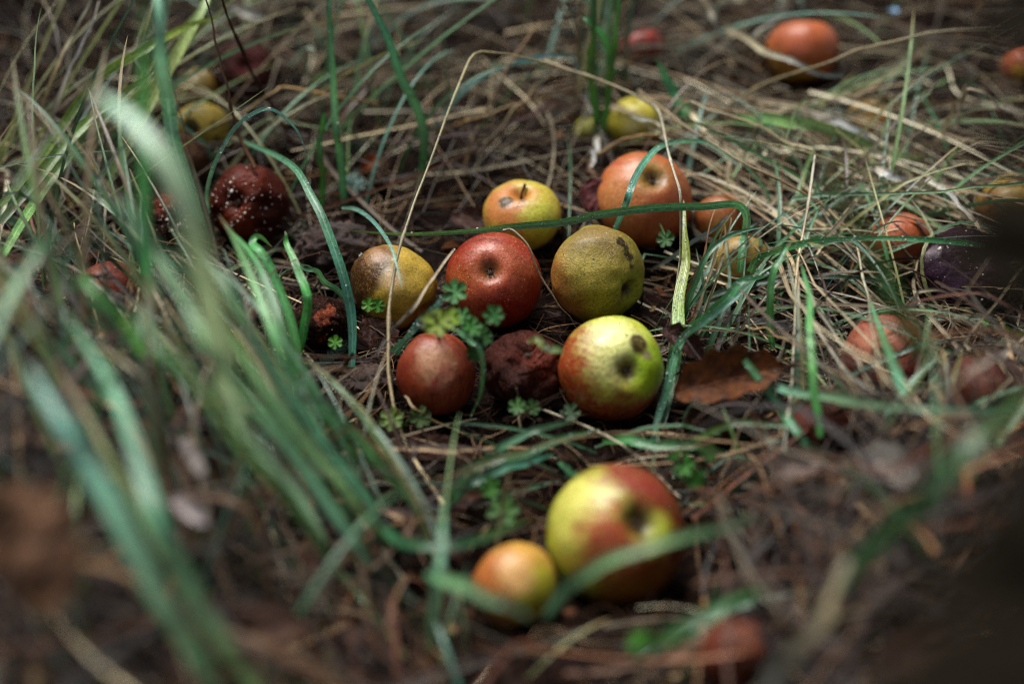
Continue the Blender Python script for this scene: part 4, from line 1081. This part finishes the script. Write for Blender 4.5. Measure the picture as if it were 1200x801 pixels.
seedling((600, 610, .5), [(590, 600, 3, 20, '4A6A34', -.2, -.3), (575, 570, 3, 14, '5E8A4A', -.2, .1)], 'blurred green seedling upper left of the largest apple')
seedling((750, 765, .5), [(750, 752, 5.5, 15, '5E9A3E', -.1, -.2)], 'round bright leaf below the largest apple')
seedling((800, 535, .5), [(800, 545, 3, 15, '4E8A3A', -.1, -.2), (830, 530, 4, 12, '5A8A3E', .3, .2), (815, 560, 4, 14, '4A7A38', .3, .2)], 'leafy green seedling right of the largest apple')
seedling((765, 258, 2), [(780, 280, 3.5, 11, '46663E', -.2, -.3)], 'small round leaf under the large orange red apple')


# ------------------------------------------------------------------ dead leaves, one by one
def dead_leaf(px, py, h, wpx, lpx, yaw_scr, label, col, col2, curl=.5, lean=(0, -.3), stem=True, ragged=.1):
    c = at(px, py, h / 100); d = depth(c)
    L, Wd = lpx * d / F, wpx * d / F
    nu, nv = 25, 41
    u = np.linspace(-1, 1, nu); v = np.linspace(-1, 1, nv)
    U, V_ = np.meshgrid(u, v)
    prof = np.clip(1 - np.abs(V_) ** 2.3, 0, 1) ** .6 * (1 + ragged * np.sin(V_ * 13 + px) * np.sign(U))
    x = V_ * L; y = U * prof * Wd
    sd = Vector((px, py, 3.))
    z = np.zeros_like(x)
    for a in range(nv):
        for b in range(nu):
            p = Vector((x[a, b] / Wd, y[a, b] / Wd, 0)) * 1.3
            z[a, b] = Wd * (.22 * mnoise.noise(p + sd) + .10 * mnoise.noise(p * 3.1 + sd))
    z += curl * Wd * (U * prof) ** 2 - .05 * Wd * np.cos(U * 4) - .15 * curl * L * V_ ** 2
    P = np.stack([x, y, z], -1).reshape(-1, 3)
    fr = frame_at(px, py)
    nrm = Vector(vdir(fr, *lean)); ex = Vector(fr[0] * math.cos(yaw_scr) - fr[1] * math.sin(yaw_scr))
    ex = (ex - nrm * ex.dot(nrm)).normalized(); ey = nrm.cross(ex)
    m = np.array([ex, ey, nrm])
    P = P @ m
    Wp = P + c; gz = ground(Wp[:, 0], Wp[:, 1]); P[:, 2] = np.maximum(P[:, 2], gz + .001 - c[2])
    i = np.arange(nu * nv).reshape(nv, nu)
    q = np.stack([i[:-1, :-1], i[:-1, 1:], i[1:, 1:], i[1:, :-1]], -1).reshape(-1, 4)
    t = NT('dead_leaf')
    oc = t.n('TexCoord').outputs['Object']
    uvn = t.n('UVMap').outputs[0]; su = t.n('SeparateXYZ', {0: uvn})
    cc = t.mix(t.remap(t.noise(oc, 90, 5, .65), .35, .65), lin(col), lin(col2))
    cc = t.mix(t.remap(t.noise(oc, 260, 4, .6), .52, .7, 0, .7), cc, lin('20120C'))
    au = t.math('ABSOLUTE', t.math('SUBTRACT', su.outputs[0], .5))
    mid = t.remap(au, .0, .035, 1, 0)
    vn = t.math('SINE', t.math('MULTIPLY', t.math('SUBTRACT', t.math('MULTIPLY', su.outputs[1], 1.), t.math('MULTIPLY', au, .6)), 70.))
    veins = t.math('MAXIMUM', mid, t.remap(vn, .9, 1.))
    cc = t.mix(t.math('MULTIPLY', veins, .4), cc, tuple(a * 1.8 for a in lin(col2)))
    b = t.n('Bump', {'Strength': .9, 'Distance': .0012, 'Height': t.math('ADD', t.noise(oc, 300, 5, .65), t.math('MULTIPLY', veins, .6))}).outputs[0]
    p = t.n('BsdfPrincipled', {'Base Color': cc, 'Roughness': .5, 'Normal': b, 'Specular IOR Level': .2})
    tr = t.n('BsdfTranslucent', {0: cc})
    mat = t.out(t.n('MixShader', {0: .15, 1: p.outputs[0], 2: tr.outputs[0]}).outputs[0])
    o = mesh_np('dead_leaf', P, q, np.stack([(U + 1) / 2, (V_ + 1) / 2], -1).reshape(-1, 2), None, mat)
    o.location = c
    tag(o, label, 'dead leaf', 'dead leaves among the apples')
    if stem:
        a = P.reshape(nv, nu, 3)[-2, nu // 2]
        ts = np.linspace(0, 1, 8)[:, None]
        Pp = a + np.array(ex) * ts * L * .55 + np.array([0, 0, 1.]) * L * .18 * ts ** 2
        v_, f_, u_, c_ = strands(Pp[None], np.full((1, 8), .0016), np.tile(np.array(lin(col)), (1, 8, 1)), tube=5)
        mesh_np('stem', v_, f_, u_, c_, M_STEM, o)
    return o


dead_leaf(852, 443, 5.0, 30, 66, -.22, 'curled rusty brown dead leaf right of the lime apple', '38200F', '643818', curl=.7, lean=(-.1, -.25))
dead_leaf(35, 640, 9, 52, 85, 1.25, 'large blurred tan and rust dead leaf at the left edge', '38261A', '6A4A32', curl=.5, lean=(.2, -.2))
dead_leaf(500, 525, 1.0, 16, 62, .2, 'long flat purplish brown dead leaf in front of the brick brown apple', '2C1712', '46281E', lean=(0, -.6), stem=False)
dead_leaf(505, 632, 2.0, 24, 45, .4, 'purplish grey wet leaf left of the largest apple', '2A1816', '4E3A3A', lean=(0, -.5), stem=False)
dead_leaf(700, 232, 3.5, 20, 26, 1.2, 'small maroon leaf scrap between the small yellow and large orange red apples', '3A1A1A', '5A2A2A', lean=(0, -.3), stem=False)
dead_leaf(434, 190, 1.5, 8, 13, -.8, 'tiny bright orange leaf scrap near the pale lichen', '7A3A1C', 'A05024', lean=(0, -.3), stem=False)
dead_leaf(800, 400, 3.5, 14, 30, .7, 'black brown crumpled leaf touching the right side of the lime apple', '20120E', '3E2620', curl=1.0, stem=False)
dead_leaf(1040, 548, 4, 26, 34, .5, 'pale grey blurred dead leaf on the near right bank', '6A6058', 'A09A90', lean=(0, -.4), stem=False)
dead_leaf(935, 545, 4, 18, 30, -.3, 'mauve grey blurred leaf on the crest of the near right bank', '4A3836', '7A6A60', lean=(0, -.4), stem=False)
dead_leaf(222, 598, 8, 11, 27, .7, 'short whitish blurred leaf scrap low in the left foreground', '9A8C8A', 'D0C4C0', lean=(0, -.3), stem=False)
dead_leaf(226, 535, 8, 9, 30, 1.1, 'greyish white blurred leaf scrap just above the short whitish one', '8A7C78', 'BCB0A8', lean=(0, -.3), stem=False)
dead_leaf(290, 15, 5, 7, 20, .4, 'small white curled leaf scrap near the top edge', '8A8478', 'D8D4C8', lean=(0, -.3), stem=False)
dead_leaf(300, 740, 6, 30, 60, -.3, 'dull mauve blurred leaf at the bottom left', '30201A', '583E30', lean=(0, -.4), stem=False)
dead_leaf(1080, 760, 6, 30, 60, -.4, 'dark umber blurred leaf at the bottom right', '2E1C16', '4A3224', lean=(0, -.4), stem=False)
dead_leaf(560, 260, 1.5, 16, 34, .3, 'dark brown leaf behind the small yellow apple', '2E1A16', '4A2E26', lean=(0, -.5), stem=False)
dead_leaf(445, 395, 1.2, 20, 34, 1.2, 'brown purple leaf left of the brick brown apple', '28140E', '42261C', lean=(0, -.5), stem=False)


# ------------------------------------------------------------------ clod, lichen, flower, seed head
def blob(name, px, py, h, rx, ry, rz, amp, mat, label, cat, freq=2.2):
    c = at(px, py, h / 100); d = depth(c)
    V0, F0 = ico(5)
    sd = Vector((px, py, 0))
    V = V0.copy()
    for i, v in enumerate(V0):
        vv = Vector(v) * freq + sd
        V[i] = v * (1 + amp * (mnoise.noise(vv) + .5 * mnoise.noise(vv * 2.7) + .3 * mnoise.noise(vv * 7)))
    V = V * np.array([rx, ry, rz]) * d / F
    o = mesh_np(name, V, F0, mat=mat); o.location = c
    tag(o, label, cat)
    return o


t = NT('clod')
oc = t.n('TexCoord').outputs['Object']
cc = t.mix(t.remap(t.noise(oc, 90, 6, .7), .35, .7), lin('20130E'), lin('4E3428'))
M_CLOD = t.out(t.n('BsdfPrincipled', {'Base Color': cc, 'Roughness': .7, 'Normal': t.n('Bump', {'Strength': 1., 'Distance': .003, 'Height': t.noise(oc, 220, 6, .75)}).outputs[0]}).outputs[0])
blob('soil_clod', 395, 292, 1.4, 44, 30, 30, .25, M_CLOD, 'dark crumbly soil clod between the mouldy and pear shaped apples', 'soil clod')
blob('soil_clod', 430, 450, .3, 34, 26, 18, .3, M_CLOD, 'flat dark soil clod left of the brick brown apple', 'soil clod')
blob('soil_clod', 655, 470, .2, 30, 16, 14, .3, M_CLOD, 'small dark soil clod in front of the lime apple', 'soil clod')


def lichen(px, py, h, rpx, label, col):
    c = at(px, py, h / 100); R = rpx * depth(c) / F
    P = []
    for i in range(110):
        v = rng.normal(0, 1, 3); v[2] = abs(v[2]); v /= np.linalg.norm(v)
        t = np.linspace(0, 1, 6)[:, None]
        s = rng.normal(0, .35, 3) * R * np.array([1, 1, .3])
        P.append(s * .9 + v * R * .55 * t + rng.normal(0, .05 * R, (6, 3)))
    P = np.array(P)
    V, q, uv, cl = strands(P, np.full((110, 6), .0011) * np.linspace(1, .9, 6), np.tile(np.array(lin(col)), (110, 6, 1)) * rng.uniform(.5, 1.2, (110, 1, 1)), tube=4)
    o = mesh_np('lichen', V, q, uv, cl, M_STEM); o.location = c
    tag(o, label, 'lichen', 'tufts of grey lichen')


lichen(414, 216, 1.6, 15, 'pale blue green lichen tuft beneath the tiny orange leaf scrap', '9ABAB0')
lichen(419, 170, 1.5, 17, 'dim grey green lichen tuft above the tiny orange leaf scrap', '5E6E5A')
lichen(690, 268, 1.2, 8, 'tiny whitish lichen speck between the small yellow and olive apples', 'A0A8A4')
lichen(425, 300, 3.2, 4, 'tiny white fleck on the soil clod', 'D8D4D0')
lichen(287, 353, 1.2, 8, 'small pale lichen tuft under the left sheaf', 'A0ACA4')


def flower(px, py, h):
    c = at(px, py, h / 100)
    e = bpy.data.objects.new('flower', None); C.objects.link(e); e.location = c
    tag(e, 'tiny pale blue flower near the top edge right of the round orange apple', 'flower')
    t = NT('petal'); M = t.out(t.n('BsdfPrincipled', {'Base Color': (*lin('7FA6C8'), 1), 'Roughness': .6}).outputs[0])
    for k in range(5):
        a = k * 1.257
        P = np.stack([np.cos(a) * np.linspace(.0005, .0045, 8), np.sin(a) * np.linspace(.0005, .0045, 8), .002 * np.linspace(0, 1, 8) ** 2], 1)[None]
        W = (.0042 * np.sin(np.linspace(.3, 2.9, 8)))[None]
        V, q, uv, cl = strands(P, W, np.ones((1, 8, 3)))
        mesh_np('petal', V, q, uv, cl, M, e)
    P = np.stack([np.zeros(8), .004 * np.linspace(0, 1, 8) ** 2, -np.linspace(0, 1, 8) * h / 100], 1)[None]
    V, q, uv, cl = strands(P, np.full((1, 8), .0008), np.tile(np.array(lin('3E5A30')), (1, 8, 1)), tube=4, S0=np.array([[1., 0, 0]]))
    mesh_np('stem', V, q, uv, cl, M_STEM, e)


flower(1047, 14, 4)


def seedhead():
    pts = [at(700, 110, .01), at(690, 60, .05), at(672, 25, .09), at(664, 2, .115)]
    base = pts[0]
    P = spline(pts, 30, False)
    e = bpy.data.objects.new('seed_head', None); C.objects.link(e); e.location = base
    tag(e, 'dark seed head on a thin stem at the top edge right of centre', 'seed head')
    V, q, uv, cl = strands((P - base)[None], np.full((1, 30), .001), np.tile(np.array(lin('3A2418')), (1, 30, 1)), tube=5, useview=True)
    mesh_np('stem', V, q, uv, cl, M_STEM, e)
    tp = P[-1] - base
    cs = tp + rng.normal(0, 1, (70, 3)) * np.array([.006, .006, .010]) + np.array([0, 0, .002])
    s = beads('seeds', cs, np.full(70, .0016), M_CALYX, e, rng.normal(0, 1, (70, 3)), ICO1, .6, .15)
    s['kind'] = 'stuff'


seedhead()


# ------------------------------------------------------------------ dark weed leaning in close on the right
def broad_leaf(par, c, L, Wd, ex, nrm, col):
    nu, nv = 13, 31
    u = np.linspace(-1, 1, nu); v = np.linspace(0, 1, nv)
    U, V_ = np.meshgrid(u, v)
    prof = np.sin(np.clip(V_, 0, 1) ** .75 * math.pi) ** .8 * (1 + .10 * np.abs(np.sin(V_ * 34)))
    x = V_ * L; y = U * prof * Wd
    z = -.25 * L * V_ ** 2 + .22 * Wd * np.abs(U) * prof + .05 * Wd * np.sin(V_ * 15) * U
    P = np.stack([x, y, z], -1).reshape(-1, 3)
    ex = Vector(ex).normalized(); nrm = Vector(nrm); nrm = (nrm - ex * nrm.dot(ex)).normalized(); ey = nrm.cross(ex)
    P = P @ np.array([ex, ey, nrm]) + c
    i = np.arange(nu * nv).reshape(nv, nu)
    q = np.stack([i[:-1, :-1], i[:-1, 1:], i[1:, 1:], i[1:, :-1]], -1).reshape(-1, 4)
    return mesh_np('leaf', P, q, np.stack([(U + 1) / 2, V_], -1).reshape(-1, 2), np.tile(np.array(lin(col)), (nu * nv, 1)), M_WEED, par)


t = NT('weed_leaf')
col = t.n('Attribute', attribute_name='Col').outputs[0]
oc = t.n('TexCoord').outputs['Object']
M_WEED = t.out(t.n('BsdfPrincipled', {'Base Color': t.mix(t.noise(oc, 120, 4), col, (.004, .004, .002)), 'Roughness': .9, 'Specular IOR Level': .05}).outputs[0])


def weed(root, top, leaves, label):
    e = bpy.data.objects.new('weed', None); C.objects.link(e); e.location = root
    tag(e, label, 'weed', 'withered dark weeds close to the lens')
    root = np.array(root); top = np.array(top)
    t = np.linspace(0, 1, 20)[:, None]
    mid = root * .4 + top * .6 + np.array([.04, 0, .05])
    P = (1 - t) ** 2 * root + 2 * t * (1 - t) * mid + t * t * top
    V, q, uv, cl = strands((P - root)[None], (np.linspace(.005, .002, 20))[None], np.tile(np.array(lin('1E140E')), (1, 20, 1)), tube=7)
    mesh_np('stem', V, q, uv, cl, M_STEM, e)
    for (px, py, dist, L, Wd, sx, sy) in leaves:
        c = CAM + ray(px, py) * dist
        k = np.argmin(np.linalg.norm(P - c, axis=1)); a = P[k]
        # petiole
        ts = np.linspace(0, 1, 10)[:, None]
        Q = a * (1 - ts) + c * ts + np.array([0, 0, .01]) * np.sin(ts * math.pi)
        V, q, uv, cl = strands((Q - root)[None], np.full((1, 10), .0015), np.tile(np.array(lin('1E140E')), (1, 10, 1)), tube=5)
        st = mesh_np('petiole', V, q, uv, cl, M_STEM, e)
        fr = frame_at(px, py)
        ex = fr[0] * sx - fr[1] * sy + fr[2] * .1
        broad_leaf(e, c - root, L, Wd, ex, fr[2] * .6 + np.array([.1, .2, .6]), '18110A')


def shade_bush(x, y, hgt, rad, label):  # unseen bushes added to block low sky light and darken the corners
    z0 = float(ground(x, y)); n = 2600
    e = bpy.data.objects.new('shade_bush', None); C.objects.link(e); e.location = (x, y, z0)
    tag(e, label, 'shade_bush', 'added bushes that block the low sky')
    tips = []
    for k in range(9):
        a = random.uniform(0, 6.28); rr = random.uniform(.2, .8) * rad
        p = spline([(0, 0, 0), (rr * .3 * math.cos(a), rr * .3 * math.sin(a), hgt * .4), (rr * math.cos(a), rr * math.sin(a), hgt * random.uniform(.7, 1))], 12, False)
        V, q, uv, cl = strands(p[None], np.linspace(.012, .003, 12)[None], np.tile(np.array(lin('3A281C')), (1, 12, 1)), tube=6, S0=np.array([[1., 0, 0]]))
        mesh_np('limb', V, q, uv, cl, M_STEM, e); tips.append(p)
    tips = np.concatenate([t_[3:] for t_ in tips])
    c = tips[rng.integers(0, len(tips), n)] + rng.normal(0, .16, (n, 3)) * rad * 1.6
    c[:, 2] = np.clip(c[:, 2], .03, hgt * 1.1)
    ax = rng.normal(0, 1, (n, 3)); ax /= np.linalg.norm(ax, axis=1, keepdims=True)
    t_ = np.linspace(-1, 1, 5)[None, :, None]
    P = c[:, None] + ax[:, None] * t_ * .024 - np.array([0, 0, .008]) * t_ ** 2
    W = np.array([.003, .022, .030, .022, .002])[None] * rng.uniform(.7, 1.3, (n, 1))
    col = np.array([lin('22301A'), lin('2E3A1E'), lin('1C2616'), lin('3E3A1E')])[rng.integers(0, 4, n)][:, None] * np.ones((1, 5, 1))
    V, q, uv, cl = strands(P, W, col, fold=.2)
    mesh_np('foliage', V, q, uv, cl, M_WEED, e)


shade_bush(-1.05, .75, .8, .38, 'added light-blocking bush just outside the left edge of the picture')
shade_bush(-.80, 1.75, 1.15, .40, 'added light-blocking bush beyond the upper left corner')
shade_bush(-.12, 2.05, 1.15, .42, 'added light-blocking bush beyond the middle of the top edge')
shade_bush(.62, 1.85, 1.15, .42, 'added light-blocking bush beyond the upper right corner')
shade_bush(.95, .62, .85, .38, 'added light-blocking bush just outside the right edge of the picture')
shade_bush(-.75, -.25, .8, .38, 'added light-blocking bush behind the viewer on the left')
shade_bush(.60, -.30, .85, .38, 'added light-blocking bush behind the viewer on the right')
random.seed(8)
weed((.36, .36, float(ground(.36, .36))), (.23, .32, .46),
     [(1268, 163, .43, .038, .007, -1, .04), (1280, 300, .42, .046, .014, -1, -.12), (1268, 258, .42, .034, .008, -1, -.25), (1262, 345, .43, .034, .008, -1, .2),
      (1275, 15, .43, .036, .012, -1, .1), (1268, 90, .44, .022, .005, -1, -.3)],  # first leaf here added to darken the top right corner
     'withered dark weed leaning in from the right edge, upper one')
weed((.32, .18, float(ground(.32, .18))), (.20, .18, .44),
     [(1270, 500, .31, .022, .008, -1, .3), (1285, 570, .34, .034, .008, -1, .3), (1290, 650, .36, .054, .010, -1, .1), (1280, 700, .34, .040, .009, -1, -.3),
      (1290, 760, .29, .050, .012, -1, .05), (1230, 830, .29, .040, .012, -1, -.25), (1300, 830, .29, .04, .014, -1, -.1)],  # leaves set close so their blur also imitates the corner vignette
     'withered dark weed also standing in for the vignette at the lower right corner')
print('DEPTHS', [(a[3], a[4], round(float(depth(a[0])), 3), round(a[1]*1000)) for a in APPLES[:12]])
print('HEROES', NHERO, 'objects', len(bpy.data.objects))
